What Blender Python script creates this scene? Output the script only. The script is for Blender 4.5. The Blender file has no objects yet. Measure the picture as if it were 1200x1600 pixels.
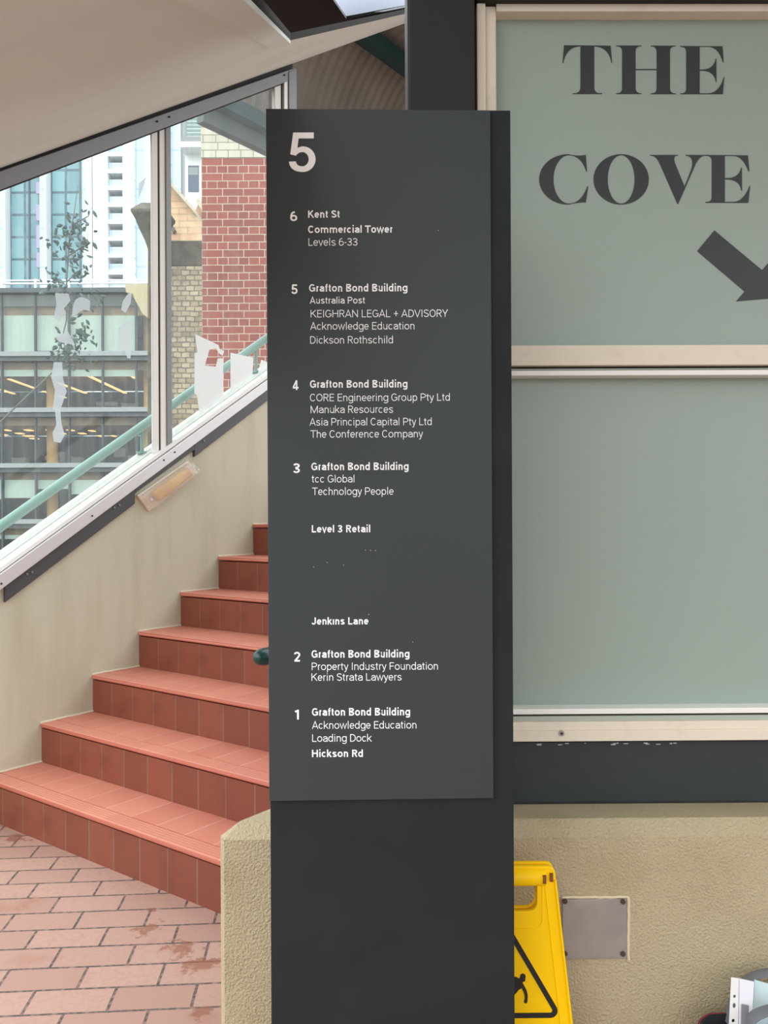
import bpy, bmesh, math, random
from mathutils import Vector, Matrix
random.seed(7)
SC = bpy.context.scene
COL = SC.collection

# ------------------------------------------------------------ camera, sky, sun, exposure
F_PX, CAM_H, ROLL = 1320.0, 1.2925, 0.0048
cd = bpy.data.cameras.new('camera'); cam = bpy.data.objects.new('camera', cd); COL.objects.link(cam)
cd.sensor_fit = 'VERTICAL'; cd.sensor_height = 32.0; cd.lens = 32.0 * F_PX / 1600.0
cd.clip_start = 0.05; cd.clip_end = 600
cam.location = (0, 0, CAM_H)
cam.rotation_euler = (Matrix.Rotation(math.pi/2, 4, 'X') @ Matrix.Rotation(-ROLL, 4, 'Z')).to_euler()
SC.camera = cam
SC.view_settings.view_transform = 'Standard'; SC.view_settings.look = 'None'
SC.view_settings.gamma = 1.0; SC.view_settings.use_curve_mapping = False
SC.view_settings.exposure = 0.0
SC.cycles.max_bounces = 10; SC.cycles.transparent_max_bounces = 24; SC.cycles.diffuse_bounces = 5

wd = bpy.data.worlds.new('overcast_sky'); SC.world = wd; wd.use_nodes = True
wn, wl = wd.node_tree.nodes, wd.node_tree.links
tc = wn.new('ShaderNodeTexCoord'); sx = wn.new('ShaderNodeSeparateXYZ'); mr = wn.new('ShaderNodeMapRange')
cr = wn.new('ShaderNodeValToRGB')
mr.inputs['From Min'].default_value = -1; mr.inputs['From Max'].default_value = 1
wl.new(tc.outputs['Generated'], sx.inputs[0]); wl.new(sx.outputs['Z'], mr.inputs['Value']); wl.new(mr.outputs[0], cr.inputs[0])
e = cr.color_ramp.elements
e[0].position = 0.0; e[0].color = (.13, .135, .13, 1)
e[1].position = 1.0; e[1].color = (1.25, 1.29, 1.33, 1)
for p, c in ((.485, (.19, .20, .19, 1)), (.505, (.62, .65, .68, 1)), (.62, (.95, .98, 1.0, 1))):
    q = e.new(p); q.color = c
wl.new(cr.outputs[0], wn['Background'].inputs['Color']); wn['Background'].inputs['Strength'].default_value = 2.3

sd = bpy.data.lights.new('hazy_sun', 'SUN'); sd.energy = 1.5; sd.angle = math.radians(70); sd.color = (.98, 1, .98)
so = bpy.data.objects.new('hazy_sun', sd); COL.objects.link(so)
so.rotation_euler = Vector((.35, .60, -.75)).to_track_quat('-Z', 'Y').to_euler()

# ------------------------------------------------------------ helpers
def lin(c):
    c /= 255.0
    return c/12.92 if c <= .04045 else ((c+.055)/1.055)**2.4
def C(r, g, b): return (lin(r), lin(g), lin(b), 1)

def mat(name, rgb, rough=.7, metal=0.0, bump=None, var=None, spec=None, emit=None):
    """bump = (scale, distance); var = (scale, other rgb, threshold low, high)"""
    m = bpy.data.materials.new(name); m.use_nodes = True
    n, l = m.node_tree.nodes, m.node_tree.links
    b = n['Principled BSDF']
    b.inputs['Base Color'].default_value = C(*rgb); b.inputs['Roughness'].default_value = rough
    b.inputs['Metallic'].default_value = metal
    if spec is not None: b.inputs['Specular IOR Level'].default_value = spec
    if emit: b.inputs['Emission Color'].default_value = C(*emit[0]); b.inputs['Emission Strength'].default_value = emit[1]
    t = n.new('ShaderNodeTexCoord')
    if var:
        nz = n.new('ShaderNodeTexNoise'); nz.inputs['Scale'].default_value = var[0]; nz.inputs['Detail'].default_value = 6
        l.new(t.outputs['Object'], nz.inputs['Vector'])
        r = n.new('ShaderNodeMapRange'); r.inputs['From Min'].default_value = var[2]; r.inputs['From Max'].default_value = var[3]
        l.new(nz.outputs['Fac'], r.inputs['Value'])
        mx = n.new('ShaderNodeMix'); mx.data_type = 'RGBA'
        mx.inputs['A'].default_value = C(*rgb); mx.inputs['B'].default_value = C(*var[1])
        l.new(r.outputs[0], mx.inputs['Factor']); l.new(mx.outputs['Result'], b.inputs['Base Color'])
    if bump:
        nz = n.new('ShaderNodeTexNoise'); nz.inputs['Scale'].default_value = bump[0]; nz.inputs['Detail'].default_value = 3
        l.new(t.outputs['Object'], nz.inputs['Vector'])
        bp = n.new('ShaderNodeBump'); bp.inputs['Distance'].default_value = bump[1]; bp.inputs['Strength'].default_value = 1
        l.new(nz.outputs['Fac'], bp.inputs['Height']); l.new(bp.outputs[0], b.inputs['Normal'])
    return m

def brick_mat(name, c1, c2, cm, w, h, mortar=.006, offset=.5, axes='xz', rough=.75, rotz=0.0, shift=(0, 0), stain=None, bumpd=.003,
              bias=0.0, squash=1.0, sqf=2, warp=0.0, grain=None, smooth=.1, offfreq=2, spec=None):
    m = bpy.data.materials.new(name); m.use_nodes = True
    n, l = m.node_tree.nodes, m.node_tree.links
    b = n['Principled BSDF']; b.inputs['Roughness'].default_value = rough
    if spec is not None: b.inputs['Specular IOR Level'].default_value = spec
    t = n.new('ShaderNodeTexCoord'); s = n.new('ShaderNodeSeparateXYZ'); cb = n.new('ShaderNodeCombineXYZ')
    l.new(t.outputs['Object'], s.inputs[0])
    l.new(s.outputs[axes[0].upper()], cb.inputs[0]); l.new(s.outputs[axes[1].upper()], cb.inputs[1])
    mp = n.new('ShaderNodeMapping'); mp.inputs['Rotation'].default_value[2] = rotz
    mp.inputs['Location'].default_value = (shift[0], shift[1], 0)
    l.new(cb.outputs[0], mp.inputs['Vector']); vec = mp.outputs[0]
    if warp:
        nz = n.new('ShaderNodeTexNoise'); nz.inputs['Scale'].default_value = warp[0]; nz.inputs['Detail'].default_value = 2
        l.new(t.outputs['Object'], nz.inputs['Vector'])
        sb = n.new('ShaderNodeVectorMath'); sb.operation = 'SUBTRACT'; sb.inputs[1].default_value = (.5, .5, .5)
        l.new(nz.outputs['Color'], sb.inputs[0])
        sc_ = n.new('ShaderNodeVectorMath'); sc_.operation = 'SCALE'; sc_.inputs['Scale'].default_value = warp[1]
        l.new(sb.outputs[0], sc_.inputs[0])
        ad = n.new('ShaderNodeVectorMath'); l.new(vec, ad.inputs[0]); l.new(sc_.outputs[0], ad.inputs[1]); vec = ad.outputs[0]
    k = n.new('ShaderNodeTexBrick'); k.offset = offset; k.squash = squash; k.squash_frequency = sqf; k.offset_frequency = offfreq
    k.inputs['Color1'].default_value = C(*c1); k.inputs['Color2'].default_value = C(*c2); k.inputs['Mortar'].default_value = C(*cm)
    k.inputs['Scale'].default_value = 1; k.inputs['Brick Width'].default_value = w; k.inputs['Row Height'].default_value = h
    k.inputs['Mortar Size'].default_value = mortar; k.inputs['Mortar Smooth'].default_value = smooth; k.inputs['Bias'].default_value = bias
    l.new(vec, k.inputs['Vector']); col = k.outputs['Color']
    for st in ([stain] if stain else []) + ([grain] if grain else []):
        nz = n.new('ShaderNodeTexNoise'); nz.inputs['Scale'].default_value = st[0]; nz.inputs['Detail'].default_value = 5
        l.new(t.outputs['Object'], nz.inputs['Vector'])
        r = n.new('ShaderNodeMapRange'); r.inputs['From Min'].default_value = st[2]; r.inputs['From Max'].default_value = st[3]
        r.inputs['To Max'].default_value = st[4]
        l.new(nz.outputs['Fac'], r.inputs['Value'])
        mx = n.new('ShaderNodeMix'); mx.data_type = 'RGBA'; mx.inputs['B'].default_value = C(*st[1])
        l.new(col, mx.inputs['A']); l.new(r.outputs[0], mx.inputs['Factor']); col = mx.outputs['Result']
    l.new(col, b.inputs['Base Color'])
    bp = n.new('ShaderNodeBump'); bp.invert = True; bp.inputs['Distance'].default_value = bumpd; bp.inputs['Strength'].default_value = 1
    l.new(k.outputs['Fac'], bp.inputs['Height']); l.new(bp.outputs[0], b.inputs['Normal'])
    return m

def stucco_mat(name, rgb, scale, dist, stain=None, stretch=(1, 1, 1)):
    m = bpy.data.materials.new(name); m.use_nodes = True
    n, l = m.node_tree.nodes, m.node_tree.links
    b = n['Principled BSDF']; b.inputs['Roughness'].default_value = .75; b.inputs['Specular IOR Level'].default_value = .25
    b.inputs['Base Color'].default_value = C(*rgb)
    t = n.new('ShaderNodeTexCoord')
    nz = n.new('ShaderNodeTexNoise'); nz.inputs['Scale'].default_value = scale; nz.inputs['Detail'].default_value = 2.5
    nz.inputs['Distortion'].default_value = .25
    l.new(t.outputs['Object'], nz.inputs['Vector'])
    bp = n.new('ShaderNodeBump'); bp.inputs['Distance'].default_value = dist; bp.inputs['Strength'].default_value = 1
    l.new(nz.outputs['Fac'], bp.inputs['Height']); l.new(bp.outputs[0], b.inputs['Normal'])
    if stain:
        mp = n.new('ShaderNodeMapping'); mp.inputs['Scale'].default_value = stretch
        l.new(t.outputs['Object'], mp.inputs['Vector'])
        n2 = n.new('ShaderNodeTexNoise'); n2.inputs['Scale'].default_value = stain[0]; n2.inputs['Detail'].default_value = 5
        l.new(mp.outputs[0], n2.inputs['Vector'])
        r = n.new('ShaderNodeMapRange'); r.inputs['From Min'].default_value = stain[2]; r.inputs['From Max'].default_value = stain[3]
        l.new(n2.outputs['Fac'], r.inputs['Value'])
        mx = n.new('ShaderNodeMix'); mx.data_type = 'RGBA'; mx.inputs['A'].default_value = C(*rgb); mx.inputs['B'].default_value = C(*stain[1])
        l.new(r.outputs[0], mx.inputs['Factor']); l.new(mx.outputs['Result'], b.inputs['Base Color'])
    return m

def glass_mat(name, tint=(235, 243, 240), gloss=.06, dirt=0.0, rough=.02):
    m = bpy.data.materials.new(name); m.use_nodes = True
    n, l = m.node_tree.nodes, m.node_tree.links
    out = n['Material Output']; n.remove(n['Principled BSDF'])
    tr = n.new('ShaderNodeBsdfTransparent'); tr.inputs[0].default_value = C(*tint)
    gl = n.new('ShaderNodeBsdfGlossy'); gl.inputs['Roughness'].default_value = rough
    ms = n.new('ShaderNodeMixShader'); fr = n.new('ShaderNodeFresnel'); fr.inputs['IOR'].default_value = 1.45
    mt = n.new('ShaderNodeMath'); mt.operation = 'MULTIPLY'; mt.inputs[1].default_value = gloss/.08
    ge = n.new('ShaderNodeNewGeometry'); io = n.new('ShaderNodeMapRange'); io.inputs['To Min'].default_value = 1.45; io.inputs['To Max'].default_value = 1/1.45
    l.new(ge.outputs['Backfacing'], io.inputs['Value']); l.new(io.outputs[0], fr.inputs['IOR'])
    l.new(fr.outputs[0], mt.inputs[0]); l.new(mt.outputs[0], ms.inputs[0]); l.new(tr.outputs[0], ms.inputs[1]); l.new(gl.outputs[0], ms.inputs[2])
    last = ms
    if dirt:
        df = n.new('ShaderNodeBsdfDiffuse'); df.inputs[0].default_value = C(225, 232, 235)
        t = n.new('ShaderNodeTexCoord'); mp = n.new('ShaderNodeMapping'); mp.inputs['Scale'].default_value = (30, 30, 1.6)
        nz = n.new('ShaderNodeTexNoise'); nz.inputs['Scale'].default_value = 1; nz.inputs['Detail'].default_value = 6
        l.new(t.outputs['Object'], mp.inputs[0]); l.new(mp.outputs[0], nz.inputs['Vector'])
        r = n.new('ShaderNodeMapRange'); r.inputs['From Min'].default_value = .45; r.inputs['From Max'].default_value = .8
        r.inputs['To Min'].default_value = dirt*.5; r.inputs['To Max'].default_value = dirt*4
        l.new(nz.outputs['Fac'], r.inputs['Value'])
        m2 = n.new('ShaderNodeMixShader'); l.new(r.outputs[0], m2.inputs[0]); l.new(ms.outputs[0], m2.inputs[1]); l.new(df.outputs[0], m2.inputs[2]); last = m2
    l.new(last.outputs[0], out.inputs['Surface'])
    return m

def film_mat(name, rgb, opacity):
    m = bpy.data.materials.new(name); m.use_nodes = True
    n, l = m.node_tree.nodes, m.node_tree.links
    b = n['Principled BSDF']; b.inputs['Base Color'].default_value = C(*rgb); b.inputs['Roughness'].default_value = .5
    b.inputs['Alpha'].default_value = opacity
    return m

BASE = {}
class Fr:
    """a frame turned about the vertical through the camera's foot"""
    def __init__(s, deg): s.a = math.radians(deg); s.c, s.s = math.cos(s.a), math.sin(s.a)
    def world(s, p): return Vector((p[0]*s.c - p[1]*s.s, p[0]*s.s + p[1]*s.c, p[2]))
    def hit(s, px, axis, val):
        x, y = px[0]-600, px[1]-800
        u, v = x-ROLL*y, y+ROLL*x
        d = (u/F_PX, 1.0, -v/F_PX)
        d = (d[0]*s.c + d[1]*s.s, -d[0]*s.s + d[1]*s.c, d[2])
        o = (0, 0, CAM_H); t = (val-o[axis])/d[axis]
        return Vector((o[0]+t*d[0], o[1]+t*d[1], o[2]+t*d[2]))
    def place(s, o, base, parent):
        base = Vector(base)
        if parent is None: o.location = s.world(base); o.rotation_euler = (0, 0, s.a)
        else: o.parent = parent; o.location = base - BASE[parent]
        BASE[o] = base
THETA = 36.54
ST, WL, PY, BG = Fr(-THETA), Fr(.45), Fr(1.4), Fr(0)

def tag(o, label=None, cat=None, group=None, kind=None):
    if label: o['label'] = label
    if cat: o['category'] = cat
    if group: o['group'] = group
    if kind: o['kind'] = kind
    return o
def empty(fr, name, base, label, cat, group=None, kind=None, parent=None):
    o = bpy.data.objects.new(name, None); COL.objects.link(o); o.empty_display_size = .05
    fr.place(o, base, parent); return tag(o, label, cat, group, kind)

class MB:
    def __init__(s): s.b = bmesh.new()
    def face(s, pts): return s.b.faces.new([s.b.verts.new(p) for p in pts])
    def box(s, x0, x1, y0, y1, z0, z1):
        return s.prism([(x0, y0), (x1, y0), (x1, y1), (x0, y1)], 2, z0, z1)
    def prism(s, pts, axis, t0, t1):
        def mk(p, t):
            return {0: (t, p[0], p[1]), 1: (p[0], t, p[1]), 2: (p[0], p[1], t)}[axis]
        A = [s.b.verts.new(mk(p, t0)) for p in pts]; B = [s.b.verts.new(mk(p, t1)) for p in pts]
        n = len(pts)
        s.b.faces.new(A); s.b.faces.new(B)
        for i in range(n): s.b.faces.new((A[i], A[(i+1) % n], B[(i+1) % n], B[i]))
        return s
    def loft(s, rings, caps=True, closed=False):
        R = [[s.b.verts.new(p) for p in r] for r in rings]; n = len(rings[0])
        for a, c in zip(R, R[1:] + ([R[0]] if closed else [])):
            for i in range(n): s.b.faces.new((a[i], a[(i+1) % n], c[(i+1) % n], c[i]))
        if caps and not closed: s.b.faces.new(R[0]); s.b.faces.new(R[-1])
        return s
    def tube(s, path, r, n=12, taper=None):
        path = [Vector(p) for p in path]; rings = []; up = Vector((0.13, .31, .9)).normalized()
        for i, p in enumerate(path):
            d = ((path[i+1] if i+1 < len(path) else p) - (path[i-1] if i else p)).normalized()
            a = d.cross(up)
            if a.length < 1e-3: a = d.cross(Vector((1, 0, 0)))
            a.normalize(); c = a.cross(d); rr = r if taper is None else taper[i]
            rings.append([p + (a*math.cos(2*math.pi*k/n) + c*math.sin(2*math.pi*k/n))*rr for k in range(n)])
        return s.loft(rings)
    def cyl(s, c, axis, r, h, n=16, r2=None):
        r2 = r if r2 is None else r2; rings = []
        for t, rr in ((0, r), (h, r2)):
            ring = []
            for k in range(n):
                a = 2*math.pi*k/n; q = [0, 0, 0]
                q[axis] = t; q[(axis+1) % 3] = rr*math.cos(a); q[(axis+2) % 3] = rr*math.sin(a)
                ring.append((c[0]+q[0], c[1]+q[1], c[2]+q[2]))
            rings.append(ring)
        return s.loft(rings)
    def obj(s, fr, name, m, parent=None, base=None, bevel=0, seg=2, smooth=False, ang=30):
        if base is None: base = BASE[parent] if parent else (0, 0, 0)
        base = Vector(base)
        bmesh.ops.recalc_face_normals(s.b, faces=s.b.faces)
        if bevel:
            ed = [x for x in s.b.edges if len(x.link_faces) == 2 and x.calc_face_angle(0) > math.radians(ang)]
            bmesh.ops.bevel(s.b, geom=ed, offset=bevel, segments=seg, affect='EDGES', profile=.5, clamp_overlap=True)
        for v in s.b.verts: v.co -= base
        me = bpy.data.meshes.new(name); s.b.to_mesh(me); s.b.free()
        me.materials.append(m)
        if smooth:
            for p in me.polygons: p.use_smooth = True
            try: me.set_sharp_from_angle(angle=math.radians(40))
            except Exception: pass
        o = bpy.data.objects.new(name, me); COL.objects.link(o); fr.place(o, base, parent)
        return o

def plate(fr, name, splines, y0, y1, m, parent=None, base=None, bevel=0):
    """a sheet in the x-z plane, from y0 (front) to y1, with holes"""
    cu = bpy.data.curves.new(name, 'CURVE'); cu.dimensions = '2D'; cu.fill_mode = 'BOTH'
    th = abs(y1-y0); cu.extrude = max(th/2-bevel, 1e-5); cu.bevel_depth = bevel; cu.bevel_resolution = 2
    if bevel: cu.offset = -bevel
    for sp in splines:
        s = cu.splines.new('POLY'); s.points.add(len(sp)-1); s.use_cyclic_u = True
        for p, q in zip(s.points, sp): p.co = (q[0], q[1], 0, 1)
    t = bpy.data.objects.new('t', cu); COL.objects.link(t)
    dg = bpy.context.evaluated_depsgraph_get(); dg.update()
    me = bpy.data.meshes.new_from_object(t.evaluated_get(dg)); bpy.data.objects.remove(t); bpy.data.curves.remove(cu)
    if base is None: base = BASE[parent] if parent else (0, 0, 0)
    base = Vector(base); ym = (y0+y1)/2
    for v in me.vertices:
        x, y, z = v.co; v.co = Vector((x, ym - z, y)) - base
    me.materials.clear(); me.materials.append(m); me.name = name
    o = bpy.data.objects.new(name, me); COL.objects.link(o); fr.place(o, base, parent)
    return o

def arc(cx, cy, rx, ry, a0, a1, n=14, e=1.0):
    out = []
    for i in range(n+1):
        a = math.radians(a0+(a1-a0)*i/n); c, s = math.cos(a), math.sin(a)
        out.append((cx+rx*math.copysign(abs(c)**e, c), cy+ry*math.copysign(abs(s)**e, s)))
    return out
def rrect(x0, x1, z0, z1, r, n=5):
    return arc(x1-r, z1-r, r, r, 0, 90, n)+arc(x0+r, z1-r, r, r, 90, 180, n)+arc(x0+r, z0+r, r, r, 180, 270, n)+arc(x1-r, z0+r, r, r, 270, 360, n)

# ------------------------------------------------------------ materials
m_stair_wall = stucco_mat('stair_wall_render', (198, 196, 174), 120, .0016, (2.2, (184, 180, 156), .5, .75), (3, 3, .5))
m_low_wall = stucco_mat('textured_render', (181, 168, 138), 160, .006, (5, (168, 152, 122), .5, .8))
m_soffit = mat('soffit_paint', (216, 222, 213), .8, var=(1.2, (208, 213, 203), .4, .7))
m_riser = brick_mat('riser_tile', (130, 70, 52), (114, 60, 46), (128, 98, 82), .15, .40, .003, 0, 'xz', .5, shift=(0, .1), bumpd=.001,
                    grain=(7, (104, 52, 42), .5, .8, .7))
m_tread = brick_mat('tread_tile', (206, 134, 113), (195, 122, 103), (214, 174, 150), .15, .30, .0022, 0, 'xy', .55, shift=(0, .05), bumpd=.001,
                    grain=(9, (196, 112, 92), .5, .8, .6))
def nosing_mat():
    m = brick_mat('nosing_tile', (212, 142, 121), (200, 130, 111), (190, 130, 105), .15, .30, .002, 0, 'xy', .5, shift=(.05, .1), bumpd=.001)
    n, l = m.node_tree.nodes, m.node_tree.links; b = n['Principled BSDF']
    src = b.inputs['Base Color'].links[0].from_socket
    t = n.new('ShaderNodeTexCoord'); s = n.new('ShaderNodeSeparateXYZ'); l.new(t.outputs['Object'], s.inputs[0])
    fr = n.new('ShaderNodeMath'); fr.operation = 'MULTIPLY'; fr.inputs[1].default_value = 1/.0145; l.new(s.outputs['Y'], fr.inputs[0])
    f2 = n.new('ShaderNodeMath'); f2.operation = 'FRACT'; l.new(fr.outputs[0], f2.inputs[0])
    lt = n.new('ShaderNodeMath'); lt.operation = 'LESS_THAN'; lt.inputs[1].default_value = .2; l.new(f2.outputs[0], lt.inputs[0])
    mx = n.new('ShaderNodeMix'); mx.data_type = 'RGBA'; mx.inputs['B'].default_value = C(176, 98, 80)
    l.new(src, mx.inputs['A']); l.new(lt.outputs[0], mx.inputs['Factor']); l.new(mx.outputs['Result'], b.inputs['Base Color'])
    return m
m_nosing = nosing_mat()
m_paver = brick_mat('brick_paving', (178, 144, 131), (164, 129, 116), (78, 73, 70), .2165, .1135, .0042, .5, 'xy', .7, rotz=math.radians(-4.0), shift=(0.03, 0.034),
                    stain=(2.6, (150, 96, 76), .60, .68, .75), grain=(60, (164, 130, 117), .45, .7, .8), warp=(5, .0018), bumpd=.003)
m_panel = mat('sign_panel_paint', (50, 57, 59), .38, spec=.4)
m_body = mat('pylon_body_steel', (33, 37, 39), .6, var=(7, (38, 42, 44), .45, .7), spec=.2)
m_vinyl = mat('white_lettering', (252, 254, 255), .5)
m_grit = mat('pale_specks', (190, 190, 188), .7)
m_film = mat('frosted_film', (152, 167, 158), .32, spec=.45)
m_film_text = mat('charcoal_film_lettering', (50, 53, 56), .4)
m_frame = mat('cream_frame_paint', (226, 216, 198), .5, var=(14, (212, 201, 183), .55, .8))
m_white_bead = mat('white_glazing_bead', (240, 240, 236), .4)
m_gap = mat('dark_gasket', (40, 42, 42), .7)
m_greenish = mat('grey_green_sill', (172, 182, 170), .4)
m_kick = mat('charcoal_fascia_paint', (52, 57, 59), .6, var=(3, (58, 64, 67), .5, .8), spec=.25)
m_column = mat('dark_column_paint', (44, 43, 43), .6, var=(5, (50, 48, 48), .5, .75), bump=(120, .0004), spec=.25)
m_alu = mat('silver_aluminium', (214, 214, 214), .38, .35)
m_alu_grey = mat('grey_aluminium', (134, 137, 139), .45, .2)
m_flash = mat('dark_grey_flashing', (78, 80, 82), .45, .2)
m_screen_glass = glass_mat('weathered_glass', (248, 251, 250), .05, .028)
m_teal = mat('pale_teal_paint', (140, 176, 166), .4)
m_dkgreen = mat('dark_green_paint', (24, 62, 58), .3)
m_sill = mat('pale_sill_render', (226, 226, 218), .8)
m_yellow = mat('yellow_plastic', (255, 204, 0), .42, spec=.25)
m_black = mat('black_print', (26, 26, 24), .5)
m_steel = mat('brushed_steel', (168, 162, 158), .5, .55, var=(9, (150, 146, 142), .4, .7))
m_rust = mat('rusted_screw', (84, 62, 56), .7, .3)
m_diff = mat('yellowed_diffuser', (226, 184, 116), .35, var=(6, (206, 160, 96), .45, .7))
m_clear = film_mat('clear_acrylic', (225, 220, 208), .28)
m_brown = mat('dark_brown_paint', (44, 39, 37), .65, spec=.2)

# ------------------------------------------------------------ the floor
G = MB(); G.prism([(-3.6, -4), (5, -4), (5, 3.4), (-3.6, 3.4)], 2, -.1, 0)
fl = G.obj(ST, 'floor', m_paver); tag(fl, kind='structure')
nt = m_paver.node_tree; nn, ll = nt.nodes, nt.links; bb = nn['Principled BSDF']; src = bb.inputs['Base Color'].links[0].from_socket
gt = nn.new('ShaderNodeTexCoord'); acc = None
for (sx_, sy_, rad_) in [(BG.hit(q_, 2, 0).x, BG.hit(q_, 2, 0).y, r_) for q_, r_ in (((232, 1450), .085), ((285, 1482), .11), ((318, 1508), .10), ((312, 1584), .07), ((25, 1310), .10), ((236, 1422), .03))]:
    vd = nn.new('ShaderNodeVectorMath'); vd.operation = 'DISTANCE'; vd.inputs[1].default_value = (sx_, sy_, 0); ll.new(gt.outputs['Object'], vd.inputs[0])
    mr_ = nn.new('ShaderNodeMapRange'); mr_.inputs['From Min'].default_value = 0; mr_.inputs['From Max'].default_value = rad_; mr_.inputs['To Min'].default_value = .30; mr_.inputs['To Max'].default_value = 0
    ll.new(vd.outputs['Value'], mr_.inputs['Value'])
    if acc is None: acc = mr_.outputs[0]
    else:
        ma = nn.new('ShaderNodeMath'); ma.operation = 'MAXIMUM'; ll.new(acc, ma.inputs[0]); ll.new(mr_.outputs[0], ma.inputs[1]); acc = ma.outputs[0]
nz_ = nn.new('ShaderNodeTexNoise'); nz_.inputs['Scale'].default_value = 22; nz_.inputs['Detail'].default_value = 8; nz_.inputs['Roughness'].default_value = .7; ll.new(gt.outputs['Object'], nz_.inputs['Vector'])
ad_ = nn.new('ShaderNodeMath'); ll.new(acc, ad_.inputs[0]); ll.new(nz_.outputs['Fac'], ad_.inputs[1])
th_ = nn.new('ShaderNodeMapRange'); th_.inputs['From Min'].default_value = .66; th_.inputs['From Max'].default_value = .72; th_.inputs['To Max'].default_value = .75; ll.new(ad_.outputs[0], th_.inputs['Value'])
mx_ = nn.new('ShaderNodeMix'); mx_.data_type = 'RGBA'; mx_.inputs['B'].default_value = C(134, 82, 62); ll.new(src, mx_.inputs['A']); ll.new(th_.outputs[0], mx_.inputs['Factor']); ll.new(mx_.outputs['Result'], bb.inputs['Base Color'])
# object axes of the floor follow the stair; the paving bond follows the low wall
fl.data.transform(Matrix.Rotation(ST.a, 4, 'Z')); fl.rotation_euler = (0, 0, 0)

# ------------------------------------------------------------ the raked stair wall and its screen
N0, R_, GO, S1 = -3.51, .175, .2662, 1.8696
def sl(pa, pb, n=None):
    a, b = ST.hit(pa, 0, n or N0), ST.hit(pb, 0, n or N0)
    k = (b.z-a.z)/(b.y-a.y); return lambda s: a.z + k*(s-a.y)
S_A, S_B = 0.9, ST.hit((459, 300), 0, N0).y
head_top = sl((0, 268), (456, 108)); head_bot = sl((0, 297), (437, 132))
rail_top = sl((0, 884), (418, 583)); rail_bot = sl((0, 918), (418, 606))
rail_mid = sl((0, 893), (418, 590))
so_low = sl((0, 263), (637, 35))
def strip(mb, f0, f1, s0, s1, n0, n1):
    mb.prism([(s0, f0(s0)), (s1, f0(s1)), (s1, f1(s1)), (s0, f1(s0))], 0, n0, n1)

G = MB(); w_end = 5.6
G.prism([(-1.5, -.1), (w_end, -.1), (w_end, rail_bot(w_end)-.01), (-1.5, max(.05, rail_bot(-1.5)))] if rail_bot(-1.5) > .05 else
        [(-.6, -.1), (w_end, -.1), (w_end, rail_bot(w_end)-.01), (-.6, rail_bot(-.6)-.01)], 0, N0-.15, N0)
tag(G.obj(ST, 'wall_left', m_stair_wall), kind='structure')
# pale outer sill that the outside handrail stands on
osill = lambda s: rail_top(s)+.005
G = MB(); G.prism([(-.6, rail_bot(-.6)+.0), (w_end, rail_bot(w_end)), (w_end, osill(w_end)), (-.6, osill(-.6))], 0, N0-.155, N0-.052)
tag(G.obj(ST, 'trim_1', m_sill), kind='structure')

W1 = empty(ST, 'window_1', (N0, S_A, 0), None, None, kind='structure')
G = MB(); strip(G, head_bot, head_top, S_A, S_B, N0-.05, N0+.025); G.obj(ST, 'head_frame', m_alu_grey, W1, bevel=.003)
G = MB(); strip(G, lambda s: head_top(s)+.001, lambda s: head_top(s)+.06, S_A, S_B, N0-.04, N0-.005); G.obj(ST, 'shadow_gap', m_gap, W1)
G = MB(); strip(G, lambda s: head_bot(s)-.006, lambda s: head_bot(s), S_A, S_B, N0-.03, N0+.012); G.obj(ST, 'head_gasket', m_gap, W1)
G = MB(); strip(G, rail_bot, rail_mid, S_A, S_B, N0-.05, N0+.03); G.obj(ST, 'bottom_rail', m_alu, W1, bevel=.003)
G = MB(); strip(G, lambda s: rail_mid(s)+.003, rail_top, S_A, S_B, N0-.05, N0+.018); G.obj(ST, 'bottom_bead', m_white_bead, W1, bevel=.002)
G = MB(); strip(G, lambda s: rail_mid(s)-.001, lambda s: rail_mid(s)+.004, S_A, S_B, N0-.04, N0+.012); G.obj(ST, 'bottom_gasket', m_gap, W1)
def mullion(pxs, ypx, parts):
    ss = [ST.hit((x, ypx), 0, N0).y for x in pxs]
    for (i, j, name, m, n1) in parts:
        a, b = ss[i], ss[j]
        G = MB(); G.prism([(a, rail_mid(a)-.03), (b, rail_mid(b)-.03), (b, head_top(b)-.012), (a, head_top(a)-.012)], 0, N0-.018, N0+n1)
        G.obj(ST, name, m, W1, bevel=.002)
mullion((239, 248.5, 251, 259.5, 267.5), 450, ((0, 1, 'glazing_bead', m_white_bead, -.006), (1, 2, 'mullion_gasket', m_gap, -.007), (2, 3, 'mullion_face', m_white_bead, -.003), (3, 4, 'mullion', m_alu_grey, .004)))
mullion((428, 437.5, 440, 446, 458), 140, ((0, 1, 'glazing_bead', m_white_bead, .008), (1, 2, 'mullion_gasket', m_gap, .004), (2, 3, 'mullion_face', m_alu, .022), (3, 4, 'end_mullion', m_alu_grey, .03)))
for (a, b) in ((S_A, ST.hit((240, 450), 0, N0).y), (ST.hit((266, 450), 0, N0).y, ST.hit((430, 140), 0, N0).y)):
    G = MB(); strip(G, lambda s: rail_top(s)-.01, lambda s: head_bot(s)+.01, a, b, N0-.022, N0-.016)
    G.obj(ST, 'glass_pane', m_screen_glass, W1)
# screws on the frame faces
for px in ((246, 189.5), (265, 182.5), (445, 117), (256, 719), (273, 706.5), (2, 912), (144, 806)):
    p = ST.hit(px, 0, N0+.03); G = MB(); G.cyl((N0+.024, p.y, p.z), 0, .0045, .0085, 10); G.obj(ST, 'frame_screw', m_gap, W1)
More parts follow.
